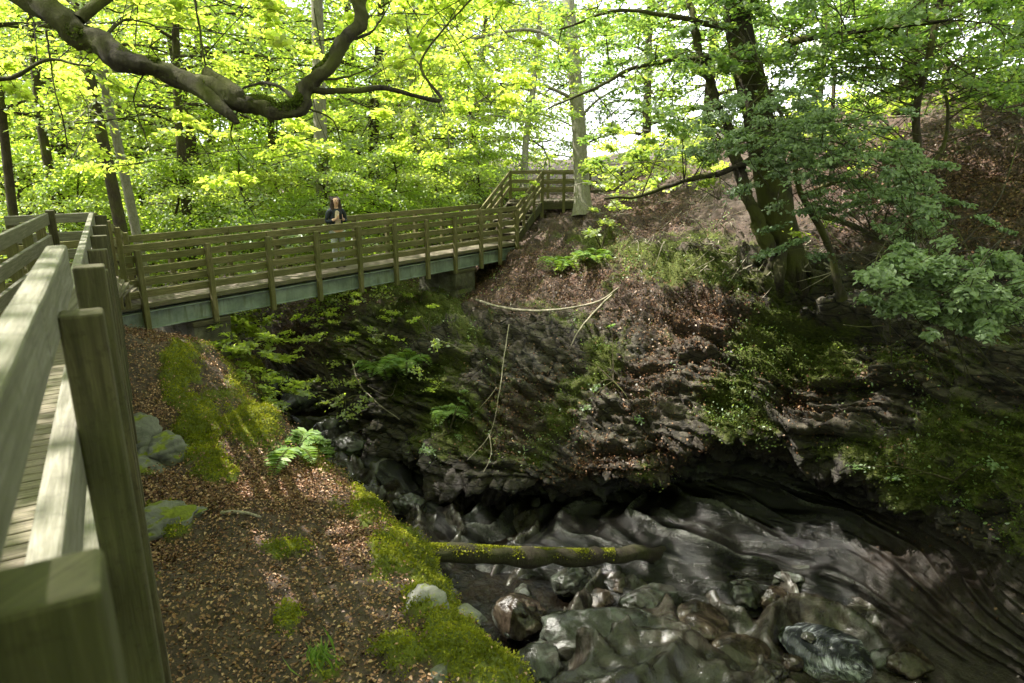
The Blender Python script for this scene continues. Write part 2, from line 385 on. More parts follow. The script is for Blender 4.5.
def loft(C, nc, nr_per):
    nC, nR = C.shape[:2]
    A = np.stack([smooth_path(C[:, r], nc) for r in range(nR)], 1)     # nc, nR, 3
    t = []
    for i, k in enumerate(nr_per): t += list(i+np.arange(k)/k)
    t.append(nR-1-1e-6); t = np.array(t)
    Q = np.concatenate([2*A[:, :1]-A[:, 1:2], A, 2*A[:, -1:]-A[:, -2:-1]], 1)
    i = t.astype(int); f = (t-i)[None, :, None]
    a, b, c, d = Q[:, i], Q[:, i+1], Q[:, i+2], Q[:, i+3]
    G = .5*((2*b)+(-a+c)*f+(2*a-5*b+4*c-d)*f*f+(-a+3*b-3*c+d)*f**3)
    return G.transpose(1, 0, 2), t     # rows, cols
G, tr = loft(ctrl, 620, [10, 22, 38, 44, 44, 46, 44, 36, 36, 34, 12, 4])
nr, nc = G.shape[:2]
Nn = gridnormals(G)
if Nn[100, 300, 1] > 0: Nn = -Nn
V = G.reshape(-1, 3); NV = Nn.reshape(-1, 3); T = np.repeat(tr, nc)
cliff = sstep(3.6, 4.6, T)*(1-sstep(7.2, 8.0, T))
slope = 1-sstep(3.6, 4.6, T)
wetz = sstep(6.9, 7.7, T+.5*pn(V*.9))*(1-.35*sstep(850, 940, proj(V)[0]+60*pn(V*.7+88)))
big = fbm(V*.45, 4); med = fbm(V*1.5+5, 4); fine = fbm(V*6+9, 3)
wz = V[:, 2]+.5*pn(V*.5+3)+.12*V[:, 0]*.3
def ledge(s, sc, V):
    q = -(s/sc+.9*pn(V*np.array([.45, .45, .9]))+.12*pn(V*np.array([3, 3, 3.]))); f = q-np.floor(q); L_ = np.floor(q); h1 = np.abs(np.sin(L_*12.9898)*43758.5453)%1; a_ = (V[:, 0]+.6*V[:, 1]+.35*pn(V*1.1))/sc*.55+h1*7; b_ = np.floor(a_); h2 = np.abs(np.sin(b_*78.233+L_*37.7)*43758.5453)%1; e_ = np.minimum(a_-b_, 1-a_+b_)
    return np.where(f < .82, (f/.82)**.7, (1-f)/.18)-.5+.8*(h2-.5)-.35*(e_ < .05)
lay = .75*ledge(wz, .60, V)+.38*ledge(wz+.2, .21, V*1.6)
lm = sstep(-.25, .35, pn(V*.55+40))
disp = slope*(.30*big+.16*med+.05*fine)+cliff*(.32*big+.22*med+.62*lay*(.45+.55*lm)+.10*fine)
# outcrops under the big tree
px, py, dd = proj(V)
def blob(px, py, L):
    s = np.zeros(len(px))
    for x, y, rx, ry, w in L: s = np.maximum(s, w*np.exp(-(((px-x)/rx)**2+((py-y)/ry)**2)))
    return s
outc = blob(px, py, [(690, 262, 90, 22, 1), (780, 300, 60, 50, 1.0), (600, 240, 40, 25, .8), (790, 350, 55, 30, .8)])
disp *= 1-.8*blob(px, py, [(470, 285, 45, 18, 1)])
disp += outc*(.25+.3*lay+.2*med)
# sculpted scoops in the wet zone
sc = np.sin(3.6*(V[:, 2]*2.2+.9*pn(V*.55+7)+.35*V[:, 0]*.6))
sc = np.sin(2*PI*(V[:, 2]/.42+.55*pn(V*np.array([.32, .32, .35])+7)+.10*V[:, 0])); sc2 = np.sin(2*PI*(V[:, 2]/.15+.9*pn(V*np.array([.35, .35, .4])+27)+.2*V[:, 0]))
disp += wetz*(.13*(1-np.abs(sc)**.7*1.4)+.035*sc2+.36*pn(V*np.array([.7, .7, .9])+60)+.12*pn(V*np.array([1.6, 1.6, 2.2])+61)+.04*pn(V*np.array([1.5, 1.5, 5])))
bandv = np.clip(1-np.abs(sc)*3.2, 0, 1)*np.clip(.5+1.3*pn(V*.9+90), 0, 1)+.5*np.clip(sc2-.55, 0, 1)
V2 = V+NV*disp[:, None]
px, py, dd = proj(V2)
n_s = fbm(V2*.8+70, 4)
mossb = blob(px, py, [(780, 280, 60, 25, .7), (690, 262, 80, 26, .75), (790, 345, 60, 45, .85), (590, 350, 60, 60, .40), (740, 410, 40, 40, .7), (420, 310, 60, 35, .75), (440, 400, 60, 50, .55),
                      (600, 245, 50, 30, .5), (960, 470, 110, 60, .8), (880, 460, 60, 35, .7), (1000, 360, 90, 50, .3), (560, 420, 60, 45, .35), (360, 340, 50, 40, .6), (460, 440, 40, 30, .6), (1000, 560, 80, 60, .35)])
moss = np.clip(.12+mossb*.9+.42*n_s, 0, 1)*(1-wetz)
flat = np.clip(-Nn.reshape(-1, 3)[:, 2], 0, 1)
flatness = np.clip(np.abs(NV[:, 2]), 0, 1)
litb = blob(px, py, [(560, 275, 110, 35, 1.), (690, 310, 80, 40, .9), (640, 215, 60, 30, .8), (940, 170, 150, 60, .7), (520, 420, 60, 50, .45), (640, 460, 80, 30, .6), (420, 290, 50, 30, .4), (820, 400, 90, 40, .35), (970, 620, 90, 70, .22), (300, 340, 50, 30, .8), (650,380,80,60,.4)])
lit = np.clip(litb*1.1+.35*fbm(V2*1.1+11, 3)+.15*slope, 0, 1)*(1-wetz)
dampv = sstep(6.3, 7.2, T+.4*pn(V*.9)); lit_w = lit.copy(); lit = lit*(1-.97*dampv)  # lower wall mask: rock goes near black, litter fades out
rock = np.clip(cliff*(1.05-.85*litb)+.5*outc+.3*fbm(V2*1.3+23, 3), 0, 1)*(1-wetz)
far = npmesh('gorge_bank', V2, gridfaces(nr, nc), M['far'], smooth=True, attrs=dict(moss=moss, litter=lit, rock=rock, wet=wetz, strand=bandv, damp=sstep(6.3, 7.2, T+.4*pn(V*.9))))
tag(far, kind='structure')
FARG = V2.reshape(nr, nc, 3); FARN = gridnormals(FARG)
if FARN[100, 300, 1] > 0: FARN = -FARN
far_px, far_py, far_d = px, py, dd
def on_far(x, y):
    """front most surface point of the far bank nearest to a pixel"""
    m = (far_px-x)**2+(far_py-y)**2
    k = np.where(m < 20)[0]
    if len(k) == 0: k = [int(np.argmin(m))]
    i = k[int(np.argmin(far_d[k]))]
    return V2[i].copy(), FARN.reshape(-1, 3)[i].copy()

# ------------------------------------------------------------------ NEAR BANK heightfield
edge = np.array([(1.3, -3), (.6, 1), (.1, 3.0), (-.2, 4.0), (-.6, 4.8), (-1.05, 5.6), (-1.7, 6.6), (-2.4, 7.6), (-3.45, 8.8), (-4.65, 10.1), (-5.2, 11.4), (-5.6, 12.9), (-6.4, 15), (-8.4, 17.5), (-12, 20), (-20, 23)])
edge = smooth_path(edge, 160)
def edge_sd(x, y):
    d = np.full(x.shape, 1e9); s = np.zeros(x.shape)
    for k in range(len(edge)-1):
        a, b = edge[k], edge[k+1]; ab = b-a
        t = np.clip(((x-a[0])*ab[0]+(y-a[1])*ab[1])/(ab@ab), 0, 1)
        dx = x-a[0]-t*ab[0]; dy = y-a[1]-t*ab[1]; q = np.hypot(dx, dy); m = q < d
        sg = ab[0]*dy-ab[1]*dx       # >0 : left of direction = inland
        d = np.where(m, q, d); s = np.where(m, np.sign(sg), s)
    return d*np.where(s > 0, -1, 1)   # negative inland
def near_z(x, y, detail=True):
    v = np.stack([x, y, np.zeros_like(x)], 1)
    drop = 3.18+.09*np.clip(y-4, -3, 12)
    k = np.exp(-((((x+5.6)/1.75)**2+((y-9.2)/2.1)**2)**1.6)); drop = drop-1.15*k
    k2 = np.exp(-((((x+3.15)/.55)**2+((y-8.2)/1.0)**2)**1.0)); drop = drop-.28*k2
    drop = drop-.35*sstep(-5, -9, x)*(y > -50)
    sd = edge_sd(x, y)+.28*fbm(v*.9+2, 3)
    rim = .16*np.exp(-((sd+.35)/.35)**2)*(.5+pn(v*.8+9))
    drop = drop-rim+.10*sstep(-1.3, -.1, sd)*1.5
    fall = np.where(sd > -.1, (sd+.1)*1.15+3.2*sstep(.38, .85, sd)+4.5*sstep(.7, 1.3, sd), 0)
    drop = drop+np.minimum(fall, 6)
    if detail:
        n = .10*fbm(v*.8+4, 4)+.03*fbm(v*4, 3)
        rough = sstep(-.5, .3, sd)
        drop = drop-n-rough*(.14*fbm(v*2.2+8, 3))
    return CAMZ-drop, sd
xs = np.arange(-11, 2.6, .045); ys = np.arange(-1.5, 17, .052)
X, Y = np.meshgrid(xs, ys); Z, SD = near_z(X.ravel(), Y.ravel())
NVv = np.stack([X.ravel(), Y.ravel(), Z], 1)
npx, npy, nd = proj(NVv)
mb = blob(npx, npy, [(180, 375, 22, 30, 1), (200, 430, 25, 40, 1.1), (213, 470, 22, 20, 1.), (255, 428, 30, 28, .9), (225, 400, 30, 22, .6), (160, 527, 34, 14, 1.2), (288, 550, 26, 12, .65), (288, 625, 14, 22, .8),
     (400, 555, 30, 45, .8), (430, 590, 40, 30, .9), (465, 640, 40, 45, 1.1), (400, 655, 28, 28, .8), (370, 505, 25, 25, .8), (440, 575, 22, 18, .9), (495, 670, 25, 30, 1.1), (160, 580, 22, 10, .5), (320, 670, 30, 20, .45)])
nz = fbm(NVv*1.6+33, 4)
nz2 = fbm(NVv*np.array([3.2, 3.2, 3.2])+81, 4)
nmoss = np.clip(mb*1.15+.25*nz+.42*nz2, 0, 1)*(.35+.65*sstep(.1, .3, mb+.3*np.exp(-((SD-.1)/.6)**2)))*np.where(npy < 340, .5, 1)
ridge = np.exp(-((SD-.25)/.5)**2)
nmoss *= 1-sstep(.75, 1.0, SD)
nmoss = np.maximum(nmoss, np.clip(.6*ridge+.6*nz*ridge, 0, .9))
nlit = np.clip(blob(npx, npy, [(290, 480, 110, 34, 1.1), (200, 495, 80, 22, 1.), (365, 530, 35, 50, .8), (160, 555, 40, 14, .9), (170, 410, 60, 50, .5), (250, 455, 40, 30, .9), (360, 650, 90, 30, .4), (170, 640, 40, 30, .35)])+.35*nz, 0, 1)
gy, gx = np.gradient(Z.reshape(X.shape), .052, .045)
steep = np.hypot(gx, gy).ravel()
nrock = np.clip((steep-1.15)*1.2, 0, 1)*np.clip(.75+1.1*nz, 0, 1)
Zm = Z+sstep(.35, .75, nmoss)*(.05+.05*(1-np.abs(pn(NVv*5)))+.03*pn(NVv*11))
NVv[:, 2] = Zm
near = npmesh('near_bank', NVv, gridfaces(len(ys), len(xs)), M['near'], smooth=True, attrs=dict(moss=nmoss, litter=nlit, rock=nrock, wet=sstep(.6, .95, SD+.2*nz)))
tag(near, kind='structure')
NG = NVv.reshape(len(ys), len(xs), 3); NN = gridnormals(NG); NN *= np.sign(NN[..., 2:3])
def ground_z(x, y): return float(near_z(np.array([x]), np.array([y]))[0][0])
def on_near(x, y):
    m = (npx-x)**2+(npy-y)**2; k = np.where(m < 20)[0]
    if len(k) == 0: k = [int(np.argmin(m))]
    i = k[int(np.argmin(nd[k]))]; return NVv[i].copy(), NN.reshape(-1, 3)[i].copy()

# ------------------------------------------------------------------ FOREST FLOOR to the horizon
g = np.concatenate([-np.geomspace(400, 14, 26), np.linspace(-12, 14, 27), np.geomspace(16, 400, 26)])
gy_ = np.concatenate([-np.geomspace(300, 5, 14), np.linspace(-3, 34, 38), np.geomspace(36, 500, 30)])
X3, Y3 = np.meshgrid(g, gy_); v3 = np.stack([X3.ravel(), Y3.ravel(), 0*X3.ravel()], 1)
sd3 = edge_sd(v3[:, 0], v3[:, 1])
inl = sstep(-1.5, -3.2, sd3)
z3 = -1.35+.35*fbm(v3*.15, 3)-.3-5.5*(1-inl)
beh = sstep(30, 42, v3[:, 1]+v3[:, 0]*.3); z3 = np.where(beh > 0, z3*(1-beh)+beh*(-1.6+.3*fbm(v3*.1, 3)), z3)
z3 = np.where((v3[:, 1] > 20) & (v3[:, 0] > -4), np.minimum(z3, -3.0), z3)
v3[:, 2] = z3
o = npmesh('forest_floor', v3, gridfaces(len(gy_), len(g)), M['near'], smooth=True, attrs=dict(moss=np.full(len(v3), .35), litter=np.full(len(v3), .7), rock=np.zeros(len(v3)), wet=np.zeros(len(v3))))
tag(o, kind='structure')

# ------------------------------------------------------------------ STREAM BED and WATER
POT = PZ(828, 648, -4.58)
def bed_z(x, y):
    v = np.stack([x, y, 0*x], 1); w = v+.5*np.stack([pn(v*.8), pn(v*.8+9), 0*x], 1)
    r = 1-np.abs(pn(w*np.array([.85, .6, 1])+3)); r2 = 1-np.abs(pn(w*np.array([2.1, 1.5, 1])+13))
    z = -5.32+.80*r**1.5+.22*r2**1.5+.05*fbm(v*4, 3)
    z += .55*np.exp(-(((x-1.5)/1.6)**2+((y-8.1)/1.3)**2))          # the big pale hump in front
    z -= .9*np.exp(-(((x+.3)/.9)**2+((y-9.6)/1.2)**2))             # dark pool under the log
    q = np.hypot((x-POT[0])/.80, (y-POT[1])/.76)+.12*pn(v*1.7+5)+.08*pn(v*5)                     # pothole with a raised lip
    z = np.where(q < 1.7, z*(1-sstep(1.7, 1.2, q))+(-4.62)*sstep(1.7, 1.2, q), z)
    z += .36*np.exp(-((q-1.15)/.16)**2)*(.42+.6*np.sin(np.arctan2(y-POT[1], x-POT[0])-.15))-.5*np.exp(-(q/.7)**4)
    return z
xs2 = np.arange(-9, 9, .05); ys2 = np.arange(3, 21, .055)
X2, Y2 = np.meshgrid(xs2, ys2); Zb = bed_z(X2.ravel(), Y2.ravel())
Zb += .15*sstep(14, 19, Y2.ravel())
bv = np.stack([X2.ravel(), Y2.ravel(), Zb], 1)
o = npmesh('stream_bed', bv, gridfaces(len(ys2), len(xs2)), M['rock_bed'], smooth=True); tag(o, kind='structure')
xs3 = np.arange(-9, 9, .12); ys3 = np.arange(3, 21, .12); X4, Y4 = np.meshgrid(xs3, ys3)
wv = np.stack([X4.ravel(), Y4.ravel(), 0*X4.ravel()], 1)
wv[:, 2] = -4.74+.03*pn(wv*1.5)+.5*sstep(14, 19, wv[:, 1])
fo = .42*np.exp(-(((wv[:, 0]-1.5)/1.6)**2+((wv[:, 1]-8.0)/1.2)**2))+.55*np.exp(-(((wv[:, 0]+2.9)/1.3)**2+((wv[:, 1]-14.8)/2.0)**2))
o = npmesh('stream_water', wv, gridfaces(len(ys3), len(xs3)), M['water'], smooth=True, attrs=dict(foam=fo)); tag(o, kind='structure')

# pothole with swirling water
c0 = POT
n_a, n_r = 72, 26; vv = []; ring = []; ang = []
for i in range(n_r):
    r = i/(n_r-1)
    for j in range(n_a):
        a = 2*PI*j/n_a
        x = .72*r*math.cos(a)*(1+.10*math.sin(3*a+1)); y = .70*r*math.sin(a)
        vv.append((c0[0]+x, c0[1]+y, c0[2]-.07+.09*(1-r**2.4)+.02*math.sin(r*14+a*2)-.08*x)); ring.append(math.hypot(x-.55, y+.45)); ang.append(math.atan2(y+.45, x-.55)*.5)
ff = [(i*n_a+j, i*n_a+(j+1) % n_a, (i+1)*n_a+(j+1) % n_a, (i+1)*n_a+j) for i in range(n_r-1) for j in range(n_a)]
o = npmesh('pothole_water', vv, ff, M['swirl'], smooth=True, attrs=dict(ring=ring, ang=ang)); tag(o, kind='structure')

# ------------------------------------------------------------------ rocks
R2 = random.Random(77)
def rock(name, center, size, mat, seed, rough=.25, flatb=.0, rz=0, sub=5, parent=None, freq=1.1):
    import bmesh
    bm = bmesh.new(); bmesh.ops.create_icosphere(bm, subdivisions=sub, radius=1)
    me = bpy.data.meshes.new(name); bm.to_mesh(me); bm.free()
    n = len(me.vertices); co = np.empty(n*3, np.float32); me.vertices.foreach_get('co', co); co = co.reshape(-1, 3).astype(float)
    d = 1+rough*fbm(co*freq+seed*7.1, 4)+.08*pn(co*3.1+seed)
    # facets
    rs = np.random.default_rng(seed)
    for k in range(6):
        q = rs.normal(size=3); q /= np.linalg.norm(q); s = .72+.2*rs.random()
        dt = (co*d[:, None])@q; co2 = co*d[:, None]; ex = np.maximum(dt-s, 0)*(.8 if rough > .2 else .5); co = (co2-ex[:, None]*q)/d[:, None]
    co = co*d[:, None]*np.array(size); me.vertices.foreach_set('co', co.astype(np.float32).ravel())
    o = link(name, me, mat, parent, smooth=True); o.location = Vector(center); o.rotation_euler = (0, 0, rz); return o
stream = [(603, 640, -4.35, (.88, .62, .52), 'rock_wet', 'largest smooth grey-green boulder at the bottom middle of the stream'),
 (560, 628, -4.45, (.30, .34, .26), 'rock_wet', 'pale rounded boulder just left of the largest stream boulder'),
 (650, 600, -4.45, (.55, .32, .26), 'rock_wet', 'long pale green boulder behind the largest stream boulder'),
 (700, 625, -4.5, (.50, .42, .28), 'rock_brown', 'brown streaked boulder right of the largest stream boulder'),
 (520, 615, -4.4, (.38, .5, .3), 'rock_brown', 'dark ridged boulder beside the mossy bank edge'),
 (570, 580, -4.5, (.42, .30, .22), 'rock_wet', 'flat greenish boulder just below the mossy log'),
 (745, 595, -4.5, (.35, .28, .25), 'rock_wet', 'small rounded grey boulder left of the swirling pothole'),
 (740, 655, -4.5, (.48, .35, .22), 'rock_brown', 'low brown boulder at the lower left of the swirling pothole'),
 (775, 600, -4.45, (.28, .24, .24), 'rock_brown', 'tan boulder with a rounded top above the swirling pothole'),
 (660, 665, -4.4, (.48, .36, .24), 'rock_wet', 'pale mottled boulder at the bottom edge right of the largest one'),
 (912, 662, -4.5, (.36, .3, .22), 'rock_brown', 'dark brown stone against the right rim of the pothole'),
 (630, 565, -4.5, (.7, .22, .18), 'rock_wet', 'thin flat ledge stone lying right behind the log'),
 (700, 580, -4.55, (.4, .3, .2), 'rock_brown', 'rusty brown stone under the right end of the log'),
 (538, 668, -4.35, (.34, .4, .3), 'rock_wet', 'dark striped boulder at the foot of the mossy bank'),
 (800, 575, -4.5, (.5, .26, .16), 'rock_wet', 'flat pale slab at the foot of the undercut wall'),
 (720, 680, -4.45, (.4, .35, .2), 'rock_wet', 'low grey boulder at the bottom edge left of the pothole')]
for i, (x, y, z, s, mt, lb) in enumerate(stream):
    o = rock('boulder', PZ(x, y, z), s, M[mt], 11+i, .22, rz=random.uniform(-.6, .6), sub=5); tag(o, lb, 'boulder', 'water-worn boulders in the stream')
for i, (x, y, sz, lb) in enumerate([(770, 675, .2, 'dark boulder tucked against the left rim of the pothole'), (862, 608, .2, 'brown rock behind the pothole at the top of its rim'), (850, 694, .22, 'dark rock at the bottom edge in front of the pothole')]):
    o = rock('boulder', PZ(x, y, -4.5), (sz*1.5, sz*.9, sz*.8), M['rock_bed'], 300+i, .3, rz=R2.uniform(-1, 1)); tag(o, lb, 'boulder', 'water-worn boulders in the stream')
for i in range(14):
    x = R2.uniform(490, 900) if i else 600; y = R2.uniform(572, 690) if i else 600
    sz = R2.uniform(.09, .24); o = rock('stone', PZ(x, y, -4.62+R2.uniform(-.05, .1)), (sz*R2.uniform(1, 1.5), sz, sz*.7), M['rock_wet' if i % 3 else 'rock_brown'], 200+i, .25, rz=R2.uniform(-2, 2), sub=4)
    tag(o, 'small wet rounded stone among the boulders of the stream', 'stone', 'small wet stones in the stream')
# upstream pale rocks
for i, (x, y, z, s, lb) in enumerate([(352, 445, -4.4, (.5, .4, .3), 'pale blue-grey wet slab in the stream under the bridge'), (268, 386, -3.9, (.7, .6, .5), 'pale rounded boulder upstream seen through the shrub leaves'),
        (412, 505, -4.6, (.4, .3, .25), 'wet grey slab just upstream of the dark recess'), (300, 400, -4.1, (.6, .5, .4), 'dark flat boulder upstream below the brown slope'), (330, 430, -4.3, (.5, .4, .35), 'broad wet boulder upstream beside the fern')]):
    o = rock('boulder', PZ(x, y, z), s, M['rock_wet'], 61+i, .25); tag(o, lb, 'boulder', 'water-worn boulders in the stream')
for i, (x, y, s, lb, dz) in enumerate([(140, 440, (.34, .28, .24), 'grey angular stone at the foot of the knoll beside the railing posts', .05), (165, 455, (.32, .3, .2), 'mossy grey stone right of the angular one under the knoll', .02),
        (143, 468, (.3, .22, .14), 'low grey slab at the base of the knoll stones', .0), (162, 527, (.36, .22, .13), 'low bright green mossy stone in the leaf litter', -.02),
        (192, 514, (.14, .09, .05), 'small mossy stone just behind the bright mossy one', .0), (425, 605, (.2, .14, .14), 'grey rock breaking through the moss on the bank edge', -.09), (436, 668, (.22, .18, .15), 'angular grey rock at the bottom of the mossy bank edge', -.1),
        (448, 575, (.16, .1, .09), 'small pale rock on the mossy edge above the log', -.03), (465, 620, (.2, .1, .09), 'long pale stone lying in the mossy slope', -.04)]):
    p, n = on_near(x, y); p[2] += dz
    o = rock('mossy_rock', p, s, M['rock_dry'], 91+i, .3, rz=random.uniform(-1, 1)); tag(o, lb, 'rock', 'rocks lying on the near bank')

# ------------------------------------------------------------------ leaf geometry
def leaf_mesh(name, C, D, Nn_, S, mat, parent=None, full=False, shade=None, width=.62, fold=.25):
    """C centres, D directions, Nn_ normals, S lengths"""
    C = np.asarray(C, float); D = np.asarray(D, float); Nn_ = np.asarray(Nn_, float); S = np.asarray(S, float)[:, None]
    D = D/(np.linalg.norm(D, axis=1)[:, None]+1e-9); B = np.cross(Nn_, D); B /= np.linalg.norm(B, axis=1)[:, None]+1e-9; Nq = np.cross(D, B)
    m = len(C)
    if shade is None: shade = rng.random(m)
    if not full:
        W = S*width*.5; up = Nq*S*fold*.35
        v = np.stack([C-D*S*.5, C+B*W+up, C+D*S*.5, C-B*W+up], 1).reshape(-1, 3)
        f = np.arange(4*m).reshape(m, 4); sh = shade
    else:
        W = S*width*.5; up = Nq*S*fold*.4; dn = -Nq*S*.12
        v = np.stack([C-D*S*.5, C+B*W*.9-D*S*.18+up, C+B*W*.75+D*S*.22+up*.8, C+D*S*.5+dn, C-B*W*.75+D*S*.22+up*.8, C-B*W*.9-D*S*.18+up], 1).reshape(-1, 3)
        b = np.arange(m)[:, None]*6
        f = np.concatenate([b+np.array([[0, 1, 2, 3]]), b+np.array([[0, 3, 4, 5]])], 1).reshape(-1, 4); sh = np.repeat(shade, 2)
    if parent is not None: v = v-np.array(parent.location)
    return npmesh(name, v, f, mat, parent, fattrs=dict(shade=sh))
def spray(c, r, n, axis, tilt=.3, size=.09, thick=.12, rs=rng):
    """a flat layered spray of leaves round c"""
    ax = np.array([axis[0], axis[1], 0.]); ax /= np.linalg.norm(ax)+1e-9
    sd_ = np.array([-ax[1], ax[0], 0]); nrm = np.array([0, 0, 1.])+rs.normal(size=3)*tilt*.5+ax*tilt; nrm /= np.linalg.norm(nrm)
    ax2 = np.cross(sd_, nrm); sd_ = np.cross(nrm, ax2)
    u = rs.normal(size=n)*.55; w = rs.normal(size=n)*.42
    pts = c+r*(u[:, None]*ax2+w[:, None]*sd_+rs.normal(size=(n, 1))*thick*nrm)
    D = ax2[None]*.7+sd_[None]*np.sign(w)[:, None]*.8+rs.normal(size=(n, 3))*.5
    N_ = nrm[None]+rs.normal(size=(n, 3))*.38
    S = size*(.65+.6*rs.random(n)); return pts, D, N_, S
class Leaves:
    def __init__(s): s.a = []; s.sh = []
    def add(s, arr, sh=None): s.a.append(arr); s.sh.append(np.clip((sh if sh is not None else .5)+rng.normal(size=len(arr[0]))*.2, 0, 1))
    def build(s, name, mat, parent=None, **k):
        A = [np.concatenate([q[i] for q in s.a]) for i in range(4)]
        return leaf_mesh(name, *A, mat, parent, shade=np.concatenate(s.sh), **k)

def tree_arrays(H, h0, R, nl, seed, size, nper, r0, lean=(0, 0), trunk=None, limb_el=.6, droop=.35, spr=.8, tilt=.35):
    rs = np.random.default_rng(seed)
    if trunk is None:
        trunk = np.array([(lean[0]*(k/5)**1.2*H+.12*math.sin(k*1.7+seed)*k/3, lean[1]*(k/5)**1.2*H+.1*math.cos(k*2.1+seed)*k/3, H*k/5) for k in range(6)])
    tp = smooth_path(trunk, 22); tr_ = r0*(1-.85*np.linspace(0, 1, 22))**.8; tr_[0] *= 1.45; tr_[1] *= 1.15
    paths = [(tp, tr_)]; L = Leaves()
    for i in range(nl):
        u = (i+.5)/nl; h = h0+(H*.98-h0)*u
        k = np.interp(h, tp[:, 2]-tp[0, 2], np.arange(22)); b = np.array([np.interp(k, np.arange(22), tp[:, j]) for j in range(3)])
        az = i*2.4+rs.random()*.9; ln = R*(.55+.6*math.sin(PI*min(1, u*.9+.12)))*(.8+.4*rs.random())
        if u > .85: ln *= .6
        el = limb_el*(.6+.8*u)+rs.normal()*.15
        q = []
        for s_ in np.linspace(0, 1, 6):
            e = el-droop*s_*1.6
            q.append(b+ln*s_*np.array([math.cos(az+.25*math.sin(s_*3+i))*math.cos(e*.7), math.sin(az+.25*math.sin(s_*3+i))*math.cos(e*.7), math.sin(e)*.75]))
        q = np.array(q); lr = np.interp(k, np.arange(22), tr_)*.38
        paths.append((smooth_path(q, 8), lr*(1-.9*np.linspace(0, 1, 8))+.006))
        sh = .5+.25*rs.normal()
        for j in (1, 2, 3, 4, 5):
            ax = q[j]-q[j-1]
            if j > 1: L.add(spray(q[j], spr*(.7+.5*rs.random()), int(nper*(.7+.5*rs.random())), ax, tilt, size, rs=rs), sh)
            if j < 5:
                for sg in (-1, 1):
                    a2 = az+sg*(.7+.5*rs.random()); tl = ln*.42*(.6+.6*rs.random())
                    e2 = q[j]+tl*np.array([math.cos(a2), math.sin(a2), -.08+.25*rs.normal()*.5])
                    m2 = (q[j]+e2)/2+np.array([0, 0, .06*tl])
                    paths.append((smooth_path([q[j], m2, e2], 5), np.linspace(lr*.3+.004, .004, 5)))
                    L.add(spray(e2, spr*(.6+.5*rs.random()), nper, e2-q[j], tilt, size, rs=rs), sh+.08*rs.normal())
                    L.add(spray(m2, spr*.5, nper//2, e2-q[j], tilt, size, rs=rs), sh)
    return paths, L
PROTO = {}
def make_tree(key, name, loc, rz, sc, label, group, spec, bark_='bark', leafm='leaf_bg', cat='tree'):
    k = (key, bark_, leafm)
    e = empty(name, loc, rz); e.scale = (sc, sc, sc)
    if k not in PROTO:
        paths, L = tree_arrays(**spec)
        V_, F_ = tubes(paths, 8); t = npmesh('trunk', V_, F_, M[bark_], None, smooth=True)
        c = L.build('crown', M[leafm]); t.parent = e; c.parent = e; PROTO[k] = (t, c)
    else:
        for s_ in PROTO[k]:
            c = s_.copy(); COL.objects.link(c); c.parent = e
    tag(e, label, cat, group); return e

SPEC = {
 'tall': dict(H=16, h0=2.2, R=4.4, nl=30, seed=1, size=.15, nper=44, r0=.24, droop=.45, spr=.85),
 'broad': dict(H=13, h0=1.2, R=5.0, nl=30, seed=2, size=.15, nper=46, r0=.28, lean=(.06, -.03), droop=.5, spr=.95),
 'slim': dict(H=15, h0=1.5, R=3.4, nl=28, seed=3, size=.14, nper=42, r0=.17, lean=(-.05, .02), droop=.4, spr=.75),
 'bare': dict(H=17, h0=6.8, R=4.2, nl=20, seed=8, size=.14, nper=22, r0=.2, lean=(.05, .01), droop=.4, spr=.8),
 'bareslim': dict(H=16, h0=5.5, R=3.2, nl=16, seed=9, size=.14, nper=18, r0=.13, lean=(.07, .0), droop=.4, spr=.75),
 'low': dict(H=6.0, h0=.4, R=3.0, nl=22, seed=4, size=.13, nper=46, r0=.10, droop=.5, spr=.7)}
GB = 'leafy trees massed behind the footbridge'
def BG(px, d, z=None):
    r = (px-512)/F; return (r*d, d, -1.7 if z is None else z)
bg = [ # px, depth, key, scale, label
 (14, 15.5, 'bareslim', .9, 'dark slender tree at the far left edge of the photo behind the boardwalk rails', 'bark'),
 (70, 24, 'broad', 1., None, 'bark'), (126, 15.5, 'bare', .8, 'dark trunked tree leaning right just left of the pale trunk behind the bridge end', 'bark'),
 (143, 16.3, 'bareslim', .95, 'pale grey trunked tree behind the left end of the bridge', 'bark_pale'),
 (205, 25, 'broad', .95, None, 'bark'), (188, 19, 'bare', .8, 'dark trunked tree midway between the pale trunk and the person behind the bridge', 'bark'), (62, 17.5, 'bare', .75, 'dark trunked tree behind the corner of the boardwalk rails', 'bark'), (222, 31, 'tall', 1.1, None, 'bark'), (275, 27, 'slim', 1.05, None, 'bark'), (326, 22, 'bare', 1.25, 'thick trunked tree standing right behind the person on the bridge', 'bark_pale'),
 (375, 30, 'broad', 1.1, None, 'bark'), (420, 33, 'tall', 1.15, None, 'bark_pale'), (-60, 22, 'broad', 1., None, 'bark'), (0, 30, 'tall', 1.1, None, 'bark'),
 (455, 29, 'slim', 1., 'slim tree with a pale stem just left of the far stairs', 'bark_pale'), (472, 36, 'broad', 1.1, None, 'bark'),
 (110, 38, 'broad', 1.4, None, 'bark'), (250, 42, 'broad', 1.5, None, 'bark'), (360, 45, 'tall', 1.5, None, 'bark'), (180, 52, 'tall', 1.8, None, 'bark'), (40, 48, 'broad', 1.7, None, 'bark'), (450, 50, 'broad', 1.6, None, 'bark'),(310, 58, 'broad', 2.0, None, 'bark'),(90,62,'tall',2.1,None,'bark')]
for i, (x, d, k, s_, lb, bk) in enumerate(bg):
    make_tree(k, 'beech_tree', BG(x, d), i*1.3, s_, lb or 'bright yellow-green beech in the sunlit mass of foliage behind the footbridge', GB, SPEC[k], bk)
